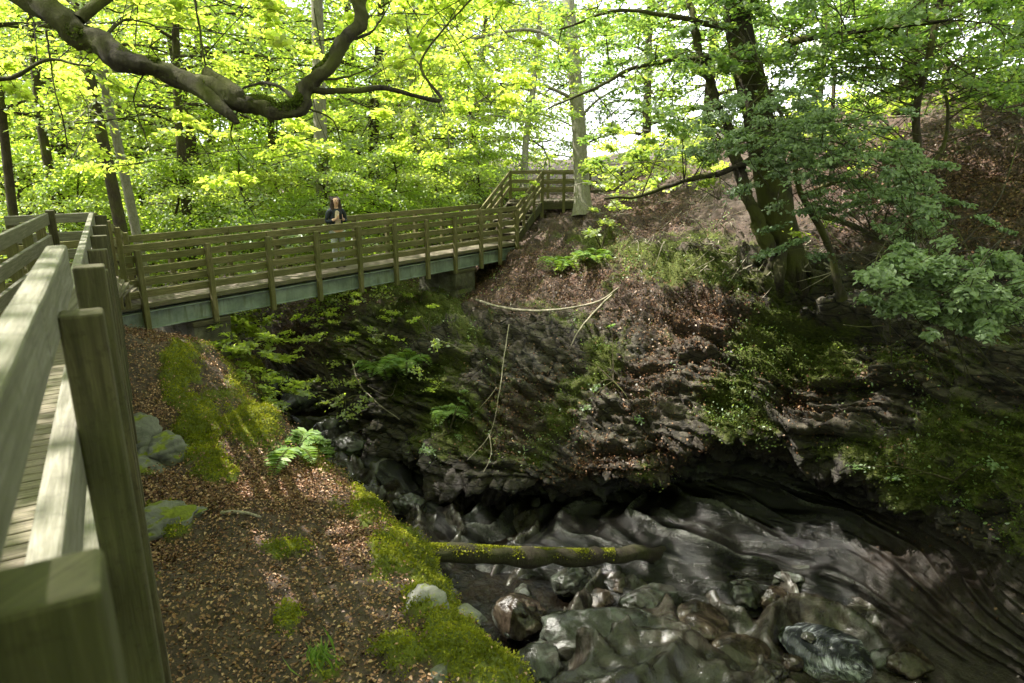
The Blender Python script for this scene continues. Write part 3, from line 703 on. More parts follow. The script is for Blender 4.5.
for i, (x, d, s_) in enumerate([(30, 18, .8), (90, 17.5, .7), (180, 19, .75), (250, 20, .8), (330, 21.5, .8), (395, 23, .8), (440, 25, .75), (5, 24, 1.), (150, 27, 1.), (290, 31, 1.1), (480, 27, .8), (380, 36, 1.2)]):
    make_tree('low', 'young_beech', BG(x, d, -1.9), i*2.1, s_, 'low leafy young beech filling the gap under the taller trees behind the bridge', 'low young beeches behind the bridge', SPEC['low'])
# the right hand hillside trees: thinner and darker
hill = [(640, 30, 'tall', .9, .8, 'slender tree on the skyline just right of the far landing', 'leaf_mid'), (885, 17.5, 'tall', .9, 3.6, 'thick dark trunk on the hillside right of the big leaning tree', 'leaf_mid'),
        (700, 34, 'broad', 1., 2.5, 'leafy tree on the skyline behind the leaning trunk', 'leaf_bg'), (800, 30, 'tall', .9, 4, 'leafy tree behind the hillside bank between the two thick trunks', 'leaf_bg'),
        (980, 26, 'broad', .9, 6, 'sunlit leafy tree high on the hillside at the upper right', 'leaf_bg'), (940, 34, 'broad', 1., 9, 'sunlit tree furthest up the hillside at the upper right', 'leaf_bg'), (1060, 18, 'low', 1.2, 5, 'low dark leaved tree at the right edge of the hillside', 'leaf_mid')]
for i, (x, d, k, s_, z, lb, lm_) in enumerate(hill):
    make_tree(k, 'hillside_tree', BG(x, d, z), i*1.9+.5, s_, lb, 'trees on the right hand hillside', SPEC[k], 'bark', lm_)

for i, (x, y, z, k, s_) in enumerate([(-14, 3, -1.6, 'broad', 1.1), (-13, -6, -1.4, 'tall', 1.2), (-6, -9, -1, 'broad', 1.2), (1, -8, -2, 'tall', 1.25), (7, -7, -2, 'broad', 1.2), (13, -4, 0, 'tall', 1.2), (-10, -16, -1, 'tall', 1.4), (3, -16, -1, 'broad', 1.5), (14, -13, 0, 'broad', 1.5), (17, 3, 1, 'broad', 1.2), (-18, 10, -1.6, 'tall', 1.2),(4,-5,-3,'low',1.3),(-1,-5.5,-3,'low',1.3),(9,-3.5,-3,'low',1.4)]):  # out-of-view wood, added to block sky light from behind the camera
    make_tree(k, 'woodland_tree', (x, y, z), i*1.7+.3, s_, 'beech of the wood that surrounds the gorge beside and behind the viewpoint', 'trees of the surrounding wood', SPEC[k])
# ------------------------------------------------------------------ individually placed trees
def px_tree(name, label, base, path, r0, r1, bark_, foliage, leafm, limbs=(), cat='tree', size=.09, full=False, sides=12, rough=.03, flare=1.5, twig=.012):
    """path / limbs: lists of (px,py,t); foliage: (px,py,t,radius,n,shade)"""
    pts = smooth_path([P(*q) for q in path], 30); e = empty(name, pts[0]); tag(e, label, cat)
    rad = np.linspace(r0, r1, 30); rad[:4] *= np.array([flare, 1+(flare-1)*.5, 1+(flare-1)*.2, 1+.05])
    ps = [(pts, rad)]
    t = tubemesh('trunk', ps, M[bark_], e, sides, rough)
    limb_pts = [pts]
    for j, (lp, a, b) in enumerate(limbs):
        q = smooth_path([P(*k) for k in lp], 24); limb_pts.append(q)
        big_ = a > .1; q = smooth_path([P(*k) for k in lp], 150 if big_ else 30)
        tubemesh('limb', [(q, np.linspace(a, b, len(q)))], M[bark_], e, 24 if big_ else 8, rough*(1. if big_ else .4), 3.)
    L = Leaves(); tw = []
    allp = np.vstack(limb_pts)
    for (x, y, tt, r, n, sh) in foliage:
        c = P(x, y, tt); k = np.argsort(((allp-c)**2).sum(1))[0]; ax = c-allp[k]
        m = max(1, n//70)
        for q in range(m):
            cc = c+r*rng.normal(size=3)*np.array([.6, .6, .32]); rr = r*(.35+.25*rng.random())
            L.add(spray(cc, rr, n//m, ax+rng.normal(size=3)*.3, .3, size), sh+.08*rng.normal())
            k = rng.choice(np.argsort(((allp-cc)**2).sum(1))[:9]); st0 = allp[k]; dv = cc-st0; dl = np.linalg.norm(dv)
            if dl > 1.6: st0 = cc-dv/dl*1.2+rng.normal(size=3)*.5
            mid = (st0+cc)/2+rng.normal(size=3)*.08; tw.append((smooth_path([st0, mid, cc, cc+.3*rr*ax/(np.linalg.norm(ax)+1e-6)], 8), np.linspace(twig*min(1, dl), .003, 8)))
    if tw: tubemesh('twigs', tw, M[bark_], e, 5)
    L.build('crown', M[leafm], e, full=full)
    return e

# big leaning beech on the right
b0, _ = on_far(782, 262)
tb = (b0[1]*CP-(b0[2]-CAMZ)*SP)
big_f = []
R_ = random.Random(3)
def area(x0, x1, y0, y1, t0, t1, r, n, k, sh, keep=None):
    out = []
    while len(out) < k:
        x = R_.uniform(x0, x1); y = R_.uniform(y0, y1)
        if keep and not keep(x, y): continue
        out.append((x, y, R_.uniform(t0, t1), r, n, sh+R_.uniform(-.12, .12)))
    return out
big_f += area(690, 860, -10, 150, 9.5, 12.5, .6, 190, 24, .45)
big_f += area(560, 720, -10, 120, 11, 14, .7, 180, 30, .55)
big_f += area(860, 1030, -10, 60, 9, 12, .6, 150, 10, .35)
big_f += area(590, 720, 110, 190, 12, 14.5, .45, 110, 18, .75)
big_f += area(700, 900, -10, 90, 10, 13.5, .6, 150, 18, .5)
px_tree('leaning_beech', 'big dark beech leaning left from the mossy outcrop on the right bank', b0,
    [(800, 330, tb+.5), (794, 285, tb+.25), (780, 228, tb-.1), (768, 160, tb-.4), (752, 90, tb-.6), (738, 20, tb-.8), (722, -60, tb-.9), (700, -200, tb-1)], .37, .17, 'bark_moss', big_f, 'leaf_mid',
    limbs=[([(772, 255, tb-.3), (745, 190, tb-.5), (728, 130, tb-.6), (705, 70, tb-.7), (690, 0, tb-.8)], .13, .05),
           ([(752, 60, tb-.8), (700, 58, tb-1.), (640, 66, tb-1.3), (590, 90, tb-1.6), (545, 110, tb-1.8)], .055, .012),
           ([(765, 150, tb-.5), (730, 170, tb-.8), (680, 182, tb-1), (640, 196, tb-1.2), (605, 198, tb-1.3)], .06, .02),
           ([(735, 10, tb-.8), (760, -20, tb-.9), (790, -80, tb-1)], .2, .12),
           ([(748, 70, tb-.6), (800, 40, tb-1), (870, 30, tb-1.8), (950, 20, tb-2.6)], .07, .02),
           ([(742, 30, tb-.8), (690, 20, tb-1.2), (620, 10, tb-1.4), (560, 30, tb-1.6)], .06, .015)], size=.10, sides=20, rough=.06, flare=1.4)
bt = [o for o in bpy.data.objects if o.name == 'leaning_beech'][0]
for k, (x, y) in enumerate([(742, 262), (758, 285), (782, 300), (808, 298), (826, 280)]):
    st_ = P(782+(x-782)*.15, 240, tb-.15); q1, n1_ = on_far(782+(x-782)*.6, 258+(y-258)*.45); q2, n2q = on_far(x, y)
    rt = smooth_path([st_, q1+n1_*.02, q2-n2q*.03, q2-n2q*.35+np.array([0, 0, -.3])], 20)
    tubemesh('root', [(rt, np.linspace(.13, .03, 20)*(1+.15*np.sin(np.arange(20)+k)))], M['bark_moss'], bt, 10, .04)
# pale green shaded boughs reaching out to the right and toward the viewer: a separate small beech rooted on the bank
b1, _ = on_far(842, 300); t1 = (b1[1]*CP-(b1[2]-CAMZ)*SP)
f2 = area(740, 960, 105, 245, 7.8, 9.6, .32, 150, 66, .75, lambda x, y: abs(y-(110+(x-740)*.55)) < 42)
f2 += area(690, 900, 90, 215, 8.2, 10.5, .36, 140, 32, .6)
f2 += area(890, 1010, 215, 250, 7.4, 8.4, .22, 80, 8, .5)
f2 += area(770, 850, 150, 250, 8.5, 10, .3, 90, 12, .35)
f3 = area(868, 1020, 252, 330, 6.2, 7.2, .20, 180, 60, .85, lambda x, y: y > 250+max(0, 900-x)*.25 and y < 310+(x-868)*.22)
f3 += area(960, 1050, 290, 345, 6.2, 7.0, .22, 80, 8, .72)
px_tree('spreading_beech', 'small beech with pale shaded boughs reaching over the gorge at the right', b1,
    [(842, 300, t1), (826, 240, t1-.3), (800, 190, t1-.8), (790, 140, t1-1.2), (770, 90, t1-1.5)], .07, .02, 'bark_moss', f2+f3, 'leaf_near',
    limbs=[([(815, 215, t1-.5), (845, 222, t1-1.2), (880, 240, t1-2.4), (920, 262, t1-3.2), (980, 300, t1-3.8), (1040, 330, t1-4)], .05, .012),
           ([(805, 195, t1-.6), (850, 180, t1-1.2), (900, 200, t1-1.9), (960, 230, t1-2.3)], .035, .01),
           ([(790, 150, t1-1.1), (830, 140, t1-1.5), (880, 165, t1-2)], .03, .008)], size=.064, full=True, twig=.006)
# grey stemmed tree by the far landing
px_tree('ash_tree', 'tall grey stemmed tree standing beside the far landing', P(582, 212, 21.5),
    [(583, 216, 21.3), (581, 170, 21.2), (577, 100, 21), (570, 20, 20.8), (562, -80, 20.6), (555, -200, 20.5)], .25, .15, 'bark_pale',
    area(440, 560, 0, 130, 17.5, 22, .8, 210, 30, .6)+area(560, 660, 0, 90, 17.5, 21, .7, 150, 14, .45)+area(380, 470, 20, 150, 17, 21, .8, 190, 16, .8)+area(600, 650, 120, 175, 19, 21, .5, 70, 5, .6)+area(590, 620, 185, 225, 17.5, 19, .35, 60, 5, .8), 'leaf_bg',
    limbs=[([(576, 100, 21), (540, 85, 20.4), (500, 90, 19.6), (450, 120, 19)], .06, .015), ([(572, 50, 20.9), (530, 30, 20), (470, 40, 19.2), (400, 60, 18.6)], .07, .015), ([(577, 120, 21), (605, 95, 20.4), (650, 75, 19.6)], .05, .012)], size=.13, rough=.02)
px_tree('birch_tree', 'thin pale tree rising behind the top of the far stairs', P(524, 185, 27), [(524, 190, 27), (526, 140, 27), (533, 90, 27), (540, 20, 27), (545, -60, 27)], .14, .08, 'bark_pale',
    area(490, 560, 0, 120, 25, 29, .9, 150, 7, .7), 'leaf_bg', size=.14, rough=.01)
px_tree('crooked_sapling', 'thin bare stemmed sapling leaning right on the hillside slope', P(918, 188, 11.5), [(916, 192, 11.8), (918, 150, 11.7), (916, 110, 11.6), (930, 50, 11.4), (945, -20, 11.2)], .075, .045, 'bark',
    area(760, 1045, -10, 105, 10.5, 15, .6, 210, 84, .4), 'leaf_mid', limbs=[([(917, 175, 11.7), (942, 150, 11.6), (948, 110, 11.6), (943, 80, 11.6), (956, 60, 11.5)], .04, .015)], size=.09, rough=.01)
px_tree('bare_stem_sapling', 'upright dark sapling between the leaning beech and the thick trunk', P(832, 160, 14), [(832, 185, 14), (832, 120, 14), (834, 60, 14), (820, 0, 14)], .05, .03, 'bark',
    area(800, 880, 0, 110, 12.5, 15, .5, 90, 8, .4), 'leaf_mid', size=.09, rough=.01)

# overhanging bough tree whose trunk stands left of the boardwalk
ov = []
R_ = random.Random(9)
ov += area(-10, 330, -20, 75, 7, 11, .55, 120, 30, .8)
ov += area(60, 330, 75, 180, 9, 13, .6, 120, 22, .85)
ov += area(330, 520, -20, 60, 8, 12, .55, 140, 16, .7)
ov += area(330, 470, 60, 170, 10, 13.5, .6, 130, 16, .75)
e = px_tree('overhanging_oak', 'near tree whose thick mossy bough hangs across the upper left', P(-420, 560, 6),
    [(-420, 560, 5.5), (-400, 300, 5.5), (-370, 50, 5.5), (-340, -220, 5.6), (-300, -500, 5.8), (-260, -900, 6)], .42, .2, 'bark_moss', ov, 'leaf_bg',
    limbs=[([(-355, -120, 5.5), (-200, -110, 5.4), (-60, -60, 5.3), (40, 4, 5.3), (74, 35, 5.3), (104, 48, 5.32), (132, 65, 5.25), (160, 70, 5.3), (188, 83, 5.35), (214, 88, 5.3), (238, 105, 5.3), (262, 104, 5.35), (280, 111, 5.3), (300, 104, 5.35), (308, 84, 5.4), (330, 64, 5.45), (344, 40, 5.5), (360, 22, 5.55), (360, -5, 5.6), (368, -60, 5.7)], .105, .043),
           ([(185, 80, 5.3), (205, 95, 5.25), (222, 108, 5.2), (232, 116, 5.2), (238, 123, 5.2)], .075, .02),
           ([(205, 72, 5.3), (222, 84, 5.3), (240, 98, 5.3)], .05, .07),
           ([(310, 88, 5.4), (340, 92, 5.6), (385, 88, 6), (440, 100, 6.4), (420, 60, 6.6), (470, 0, 6.8)], .03, .008),
           ([(298, 100, 5.4), (275, 84, 5.6), (245, 88, 5.9), (240, 100, 6)], .018, .005),
           ([(80, 20, 5.3), (110, -5, 5.4), (160, -40, 5.6)], .05, .02),
           ([(45, 30, 7), (52, 70, 7), (60, 110, 7), (68, 150, 7.2)], .012, .005),
           ([(-20, 80, 7), (10, 78, 7), (50, 60, 7), (90, 66, 7)], .03, .01),
           ([(195, -5, 5.6), (200, 30, 5.6), (206, 66, 5.6)], .012, .006), ([(300, 104, 5.4), (330, 120, 5.5), (345, 150, 5.6)], .01, .003), ([(150, 66, 5.3), (135, 95, 5.4), (142, 130, 5.5)], .008, .003), ([(100, 45, 5.3), (128, 20, 5.4), (170, 30, 5.5)], .014, .004), ([(345, 42, 5.5), (375, 30, 5.7), (395, -10, 5.8)], .015, .005), ([(240, 104, 5.3), (232, 140, 5.4), (255, 170, 5.5)], .007, .003),
           ([(315, 78, 5.4), (345, 78, 5.5), (375, 66, 5.7)], .012, .005)], size=.10, sides=16, rough=.05, twig=.007)
bq = smooth_path([P(*k) for k in [(-60, -60, 5.3), (40, 4, 5.3), (74, 35, 5.3), (104, 48, 5.32), (132, 65, 5.25), (160, 70, 5.3), (188, 83, 5.35), (214, 88, 5.3), (238, 105, 5.3), (262, 104, 5.35), (280, 111, 5.3), (300, 104, 5.35), (308, 84, 5.4), (330, 64, 5.45), (344, 40, 5.5)]], 60)
C_, D_ = [], []
for i in range(9000):
    k = rng.integers(0, 59); a = rng.normal()*.9; tt = bq[k+1]-bq[k]; tt /= np.linalg.norm(tt); up_ = np.array([0, 0, 1.])-tt*tt[2]; up_ /= np.linalg.norm(up_); sd2 = np.cross(tt, up_)
    r = .092*(1-k/59*.45); n_ = up_*math.cos(a)+sd2*math.sin(a); C_.append(bq[k]+(bq[k+1]-bq[k])*rng.random()+n_*r); D_.append(n_)
C_ = np.array(C_); D_ = np.array(D_); kk = pn(C_*4.5) > -.1; C_ = C_[kk]; D_ = D_[kk]
mo = leaf_mesh('moss', C_, D_+rng.normal(size=D_.shape)*.7, rng.normal(size=D_.shape), np.full(len(C_), .032), M['moss_dark'], e); mo['kind'] = 'stuff'
# its unseen crown overhead, spread wide to shade the boardwalk and bank
LL = Leaves()
for k in range(270):
    c = np.array([rng.uniform(-13, 3), rng.uniform(-3, 8.5), rng.uniform(6.8, 11)])
    c[2] += .35*max(0, c[1]-1)
    LL.add(spray(c, rng.uniform(.7, 1.2), 120, rng.normal(size=3), .3, .13), .6)
LL.build('crown', M['leaf_bg'], e)
def canopy(name, label, base, x0, x1, y0, y1, h, n, seed):  # beeches out of view, added to keep sun and sky light off the gorge
    rs = np.random.default_rng(seed); e = empty(name, base); tag(e, label, 'tree', 'tall beeches whose crowns close over the gorge'); L = Leaves(); tw = []
    top = np.array([base[0]*.8+.2*(x0+x1)/2, base[1]*.8+.2*(y0+y1)/2, base[2]+h+6])
    tp = smooth_path([base, (np.array(base)+top)/2+np.array([.2, .1, 0]), top], 20)
    for k in range(n):
        x = rs.uniform(x0, x1); y = rs.uniform(y0, y1); z = max(CAMZ+.36*y+1.2, rs.uniform(8, 14))+rs.random()*2.5
        c = np.array([x, y, z]); L.add(spray(c, rs.uniform(.8, 1.3), 90, c-top, .3, .17), .5)
        if k % 5 == 0: tw.append((smooth_path([tp[8+int(rs.integers(0, 11))], (top+c)/2+np.array([0, 0, .5]), c], 8), np.linspace(.05, .006, 8)))
    tubemesh('trunk', [(tp, np.linspace(.38, .12, 20))], M['bark'], e, 12, .04); tubemesh('limbs', tw, M['bark'], e, 5); L.build('crown', M['leaf_bg'], e)
canopy('tall_beech', 'tall beech right of the gorge whose crown spreads over it above the picture', (11.5, 5, .5), -1, 13, -2, 12, 10, 380, 41)
canopy('tall_beech', 'tall beech left of the boardwalk whose crown spreads over the bridge above the picture', (-9.5, 9, -1.2), -3, 4, 8, 14, 10, 110, 43)
canopy('tall_beech', 'tall beech left of the boardwalk whose crown spreads over the near bank above the picture', (-10, 4, -1.2), -8, 0, 4, 11.5, 10, 300, 44)
canopy('tall_beech', 'tall beech up the right bank whose crown shades the hillside above the picture', (14, 11, 3), 3, 16, 9, 20, 10, 330, 42)

# ------------------------------------------------------------------ FOOTBRIDGE
A = np.array([-7.2, 12.0]); Bq = np.array([0.0, 21.2]); Lb = np.linalg.norm(Bq-A); U = (Bq-A)/Lb; Nb = np.array([-U[1], U[0]])
W_ = 1.25
def bp(s, off, z): q = A+U*s+Nb*off; return (q[0], q[1], z)
br = empty('footbridge', bp(Lb/2, W_/2, 0), 0); tag(br, 'weathered wooden footbridge on steel girders crossing high over the gorge', 'bridge')
bpy.context.view_layer.update()
def s_at(px_): 
    k = (px_-512)/F
    # x = k*(y*CP - (z)*SP) with z about -2.2
    f = lambda s: (A+U*s)[0]-k*((A+U*s)[1]*CP+2.2*SP)
    lo, hi = -2, 14
    for _ in range(50):
        m = (lo+hi)/2
        if f(lo)*f(m) <= 0: hi = m
        else: lo = m
    return lo
ps = [s_at(x) for x in (137, 206, 265, 313, 355, 391, 423, 451, 477, 496, 513)]
ps = [ps[0]-1.25]+ps
s0, s1 = -1.2, ps[-1]+.06
mb = MB()
k = s0
while k < s1: mb.beam(bp(k, -.07, .0), bp(k, W_+.07, .0), .13, .045); k += .142
mb.build('deck', M['deck'], br, .004)
mb = MB(); mb.beam(bp(s0, -.085, -.02), bp(s1, -.085, -.02), .03, .09); mb.beam(bp(s0, W_+.085, -.02), bp(s1, W_+.085, -.02), .03, .09); mb.build('edge_board', M['deck'], br, .003)
for off in (-.02, W_+.02):
    mb = MB(); mb.beam(bp(s0, off, -.30), bp(s1, off, -.30), .03, .30); mb.beam(bp(s0, off, -.14), bp(s1, off, -.14), .16, .02); mb.beam(bp(s0, off, -.46), bp(s1, off, -.46), .16, .02); mb.build('girder', M['steel'], br, .003)
mb = MB()
for s_ in ps: mb.beam(bp(s_+.2, 0, -.085), bp(s_+.2, W_, -.085), .09, .08)
mb.build('joists', M['wood_post'], br, .003)
for s_ in ps:
    for off, sg in ((-.155, -1), (W_+.155, 1)):
        mb = MB(); tilt = random.uniform(-.012, .012)
        mb.beam(bp(s_, off, -.56), bp(s_+tilt, off, 1.02), .10, .10, up=(Nb[0], Nb[1], 0)); mb.build('post', M['wood'], br, .008)
# rails: boards set on the inner face of posts, in lengths that butt at posts
for off in (-.085, W_+.085):
    for zi, z in enumerate((.20, .42, .64, .86)):
        j = 0
        while j < len(ps)-1:
            j2 = min(j+3, len(ps)-1); w = .13
            mb = MB(); dz = random.uniform(-.008, .008)
            mb.beam(bp(ps[j]+.003 if j else s0, off+(0 if off < 0 else 0), z+dz), bp(ps[j2]-.003, off, z+random.uniform(-.008, .008)), .035, w); mb.build('rail', M['wood'], br, .004); j = j2
    for j in range(0, len(ps)-1, 3):
        j2 = min(j+3, len(ps)-1)
        mb = MB(); mb.beam(bp(ps[j]+.003 if j else s0, off-.02 if off < 0 else off+.02, 1.055), bp(ps[j2]-.003, off-.02 if off < 0 else off+.02, 1.055), .06, .14); mb.build('handrail', M['wood'], br, .008)
# piers
def pier(s, L_, w, z0, z1, label, mx=.0):
    c = A+U*s+Nb*W_/2; import bmesh
    e = empty('stone_pier', (c[0], c[1], z0), math.atan2(U[1], U[0])); tag(e, label, 'pier')
    h = z1-z0; n = int(h/.28); 
    bm = bmesh.new()
    ret = bmesh.ops.create_cube(bm, size=1); bmesh.ops.scale(bm, vec=(L_, w, h), verts=bm.verts); bmesh.ops.translate(bm, vec=(0, 0, h/2), verts=bm.verts)
    bmesh.ops.subdivide_edges(bm, edges=bm.edges[:], cuts=14, use_grid_fill=True)
    me = bpy.data.meshes.new('masonry'); bm.to_mesh(me); bm.free()
    co = np.empty(len(me.vertices)*3, np.float32); me.vertices.foreach_get('co', co); co = co.reshape(-1, 3).astype(float)
    nr_ = co.copy(); nr_[:, 2] = 0; nr_ /= np.linalg.norm(nr_, axis=1)[:, None]+1e-6
    q = (co[:, 2]/.27) % 1
    co += nr_*(.05*fbm(co*2.3+s, 3)-.035*(np.abs(q-.5) > .42))[:, None]
    me.vertices.foreach_set('co', co.astype(np.float32).ravel()); link('masonry', me, M['pier'], e)
    cap = MB(); cc = Vector((c[0], c[1], z1+.0)); d = Vector((U[0], U[1], 0))
    cap.beam(cc-d*L_*.53+Vector((0, 0, .03)), cc+d*L_*.53+Vector((0, 0, .03)), w*1.04, .1); o = cap.build('bearing_cap', M['wood_post'], None, .01)
    o.parent = e; bpy.context.view_layer.update(); o.matrix_parent_inverse = e.matrix_basis.inverted()
pier(1.75, .75, 1.5, -1.9, -.58, 'mossy stone pier under the near left end of the footbridge')
pier(9.35, .8, 1.5, -2.4, -.58, 'dark stone pier under the far right end of the footbridge')

# ------------------------------------------------------------------ NEAR BOARDWALK
bw = empty('boardwalk', (-3, 5, CAMZ-1.45)); tag(bw, 'raised grey wooden boardwalk with plank railings running along the left foreground', 'boardwalk')
bpy.context.view_layer.update()
d2 = np.array([-.495, .869]); n2_ = np.array([-.869, -.495]); O2 = np.array([-.19, 0.])
def wp(s, off, drop): q = O2+d2*s+n2_*off; return (q[0], q[1], CAMZ-drop)
# rails of the near side
def rail(pa, pb, w, h, mat='wood_near', name='rail', bev=.008, seg=2):
    m = MB(); m.beam(pa, pb, w, h); return m.build(name, M[mat], bw, bev, seg)
rail(wp(-.9, 0, .32), wp(1.35, 0, .32), .05, .125, name='handrail'); rail(wp(1.354, 0, .322), wp(2.25, 0, .322), .052, .125, name='handrail')
rail(wp(-.9, 0, .655), wp(2.25, 0, .655), .05, .14); rail(wp(-.9, 0, 1.0), wp(2.25, 0, 1.0), .05, .14)
def post(q, z0, z1, w=.10, dp=.15, mat='wood_post', ax=d2):
    m = MB(); m.beam((q[0], q[1], z0), (q[0], q[1], z1), dp, w, up=(ax[0], ax[1], 0)); return m.build('post', M[mat], bw, .007, 2)
def at_(s, off): return O2+d2*s+n2_*off
post(at_(.54, -.07), CAMZ-2.1, CAMZ-.35, .08, .085)
post(at_(1.62, -.067), CAMZ-2.1, CAMZ-.335, .07, .085)
post(at_(2.33, -.067), CAMZ-2.1, CAMZ-.335, .07, .085)
# lower boardwalk, right rail
ra = P(82, 245, 5.0); rb = P(91.5, 212, 8.5)
ra0 = ra+(ra-rb)*.5
for dz, h in ((-.07, .145), (-.36, .14), (-.62, .14)):
    rail(ra0+np.array([0, 0, dz]), rb+np.array([0, 0, dz]), .05, h)
dd_ = (rb-ra0); Ld = np.linalg.norm(dd_); dd_ = dd_/Ld
nn_ = np.array([dd_[1], -dd_[0], 0]); nn_ /= np.linalg.norm(nn_)
for s_ in (.9, 2.1, 3.3, 4.5, Ld-.1):
    q = ra0+dd_*s_+nn_*.09; post(q, q[2]-1.6, q[2]-.04, .085, .13)
# left rail of the walkway
la = P(-60, 262, 5.4); lb_ = P(46, 213, 9.0); ld = (lb_-la)/np.linalg.norm(lb_-la)
for dz, h in ((-.075, .15), (-.36, .15), (-.62, .14)): rail(la+np.array([0, 0, dz]), lb_+np.array([0, 0, dz]), .05, h)
ln_ = np.array([-ld[1], ld[0], 0])
for s_ in np.linspace(.2, np.linalg.norm(lb_-la)-.05, 6): q = la+ld*s_+ln_*.085; post(q, q[2]-1.7, q[2]-.03, .085, .11, 'wood')
q = lb_+np.array([.02, .05, 0]); post(q, q[2]-1.6, q[2]+.03, .10, .10)
# back rail of the landing
ba = P(4, 216, 9.6); bb = P(90, 212, 9.9)
for dz in (-.07, -.33, -.58): rail(ba+np.array([0, 0, dz]), bb+np.array([0, 0, dz]), .05, .13)
for s_ in (0, .98): q = ba+(bb-ba)*s_+np.array([0, .08, 0]); post(q, q[2]-1.6, q[2]-.02, .10, .10, 'wood')
# decks
mb = MB(); s_ = -1.2
while s_ < 2.9: mb.beam(wp(s_, .02, 1.47), wp(s_, 1.2, 1.47), .095, .04); s_ += .108
while s_ < 3.5: mb.beam(wp(s_, .02, 1.63), wp(s_, 1.2, 1.63), .095, .04); s_ += .108
while s_ < 9.7: mb.beam(wp(s_, .02, 1.80), wp(s_, 1.25, 1.80), .095, .04); s_ += .108
mb.build('deck', M['deck'], bw, .004)
mb = MB()
for off in (-.0, 1.2):
    mb.beam(wp(-1.2, off+.03, 1.58), wp(2.9, off+.03, 1.58), .05, .18); mb.beam(wp(2.9, off+.03, 1.94), wp(9.7, off+.03, 1.94), .05, .18)
mb.build('deck_joists', M['wood_post'], bw, .004)
# support legs to the ground
for s_ in (.2, 2.6, 5.0, 7.4, 9.4):
    for off in (.1, 1.15):
        q = at_(s_, off); gz = ground_z(q[0], q[1]); m = MB(); m.beam((q[0], q[1], gz-.2), (q[0], q[1], CAMZ-1.95 if s_ > 2.9 else CAMZ-1.6), .12, .12, up=(d2[0], d2[1], 0)); m.build('support_leg', M['wood_post'], bw, .006)
# steps down to the bridge
st = empty('wooden_steps', (-6.4, 10.6, .3)); tag(st, 'short flight of wooden steps with sloping handrails from the boardwalk down to the bridge', 'steps')
bpy.context.view_layer.update()
sa, sb = rb.copy(), np.array(bp(-.2, -.09, 1.12)); ta, tbk = P(94, 213, 9.9), np.array(bp(1.0, W_+.09, 1.14))
def srail(pa, pb, w=.05, h=.13, name='handrail', mat='wood'):
    m = MB(); m.beam(pa, pb, w, h); return m.build(name, M[mat], st, .006)
for pa, pb in ((sa, sb), (ta, tbk)):
    for k, dz in enumerate((-.06, -.32, -.56)): srail(pa+np.array([0, 0, dz]), pb+np.array([0, 0, dz]), name='handrail' if k == 0 else 'rail')
    for f in (.22, .5, .78):
        q = pa+(pb-pa)*f; m = MB(); o_ = .08
        m.beam((q[0]+o_, q[1]-.04, q[2]-1.45), (q[0]+o_, q[1]-.04, q[2]-.02), .10, .10, up=(dd_[0], dd_[1], 0)); m.build('post', M['wood'], st, .008)
    m = MB(); m.beam(pa+np.array([0, 0, -1.2]), pb+np.array([0, 0, -1.2]), .06, .22); m.build('stringer', M['wood_post'], st, .005)
for k in range(6):
    f = (k+.5)/6; a_ = sa+(sb-sa)*f; b_ = ta+(tbk-ta)*f; z = (CAMZ-1.8)*(1-f)+.0*f
    m = MB(); m.beam((a_[0], a_[1], z), (b_[0], b_[1], z), .3, .045); m.build('tread', M['deck'], st, .004)

# ------------------------------------------------------------------ FAR STAIRS and LANDING
fs = empty('far_staircase', (.6, 22, .5)); tag(fs, 'wooden stairs climbing right from the far bridge end to a railed landing', 'stairs')
bpy.context.view_layer.update()
def fb(pa, pb, w, h, name, mat='wood', up=(0, 0, 1)):
    m = MB(); m.beam(pa, pb, w, h, up); return m.build(name, M[mat], fs, .005)
E0 = np.array([Bq[0]+.05, Bq[1]+.08]); E1 = P(542, 203, 22.6)[:2]; dn = (E1-E0)/np.linalg.norm(E1-E0); pn_ = np.array([-dn[1], dn[0]])
zt = P(545, 201, 22.8)[2]
for off in (0, 1.2):
    a_ = E0+pn_*off; b_ = E1+pn_*off
    fb((*a_, -.05), (*b_, zt-.12), .06, .26, 'stringer', 'wood_post')
    for k, dz in enumerate((.93, .68, .44)): fb((*a_, dz), (*b_, zt+dz), .05, .12, 'handrail' if k == 0 else 'rail')
    for f in (.35, .7): q = a_+(b_-a_)*f; fb((*q, zt*f-.2), (*q, zt*f+.9), .09, .09, 'post', up=(1, 0, 0))
    fb((*b_, zt-.9), (*b_, zt+.98), .11, .11, 'post', up=(1, 0, 0))
for k in range(7):
    f = (k+.5)/7; q = E0+(E1-E0)*f; fb((*q, zt*f), (*(q+pn_*1.2), zt*f), .27, .04, 'tread', 'deck')
e2 = P(585, 201, 22.9)[:2]; e3 = e2+np.array([.1, 1.3]); b2 = E1+pn_*1.2
mb = MB(); 
for k in range(13):
    f = k/12; mb.beam((*(E1+(e2-E1)*f), zt), (*(b2+(e3-b2)*f), zt), .13, .05)
mb.build('landing_deck', M['deck'], fs, .003)
fb((*E1, zt-.14), (*e2, zt-.14), .06, .24, 'fascia', 'wood_post')
for k, dz in enumerate((.92, .62, .35)):
    fb((*E1, zt+dz), (*e2, zt+dz), .05, .11, 'handrail' if k == 0 else 'rail')
    fb((*b2, zt+dz+.0), (*e3, zt+dz+.0), .05, .12, 'handrail' if k == 0 else 'rail')
for f in (.5, 1.): q = E1+(e2-E1)*f; fb((*q, zt-.9), (*q, zt+.95), .1, .1, 'post', up=(1, 0, 0))
for f in (0, .5, 1.): q = b2+(e3-b2)*f; fb((*q, zt-.9), (*q, zt+.98), .1, .1, 'post', up=(1, 0, 0))
fc = empty('path_fence', P(620, 190, 24)); tag(fc, 'dark wooden rail fence beside the path right of the far landing', 'fence'); bpy.context.view_layer.update()
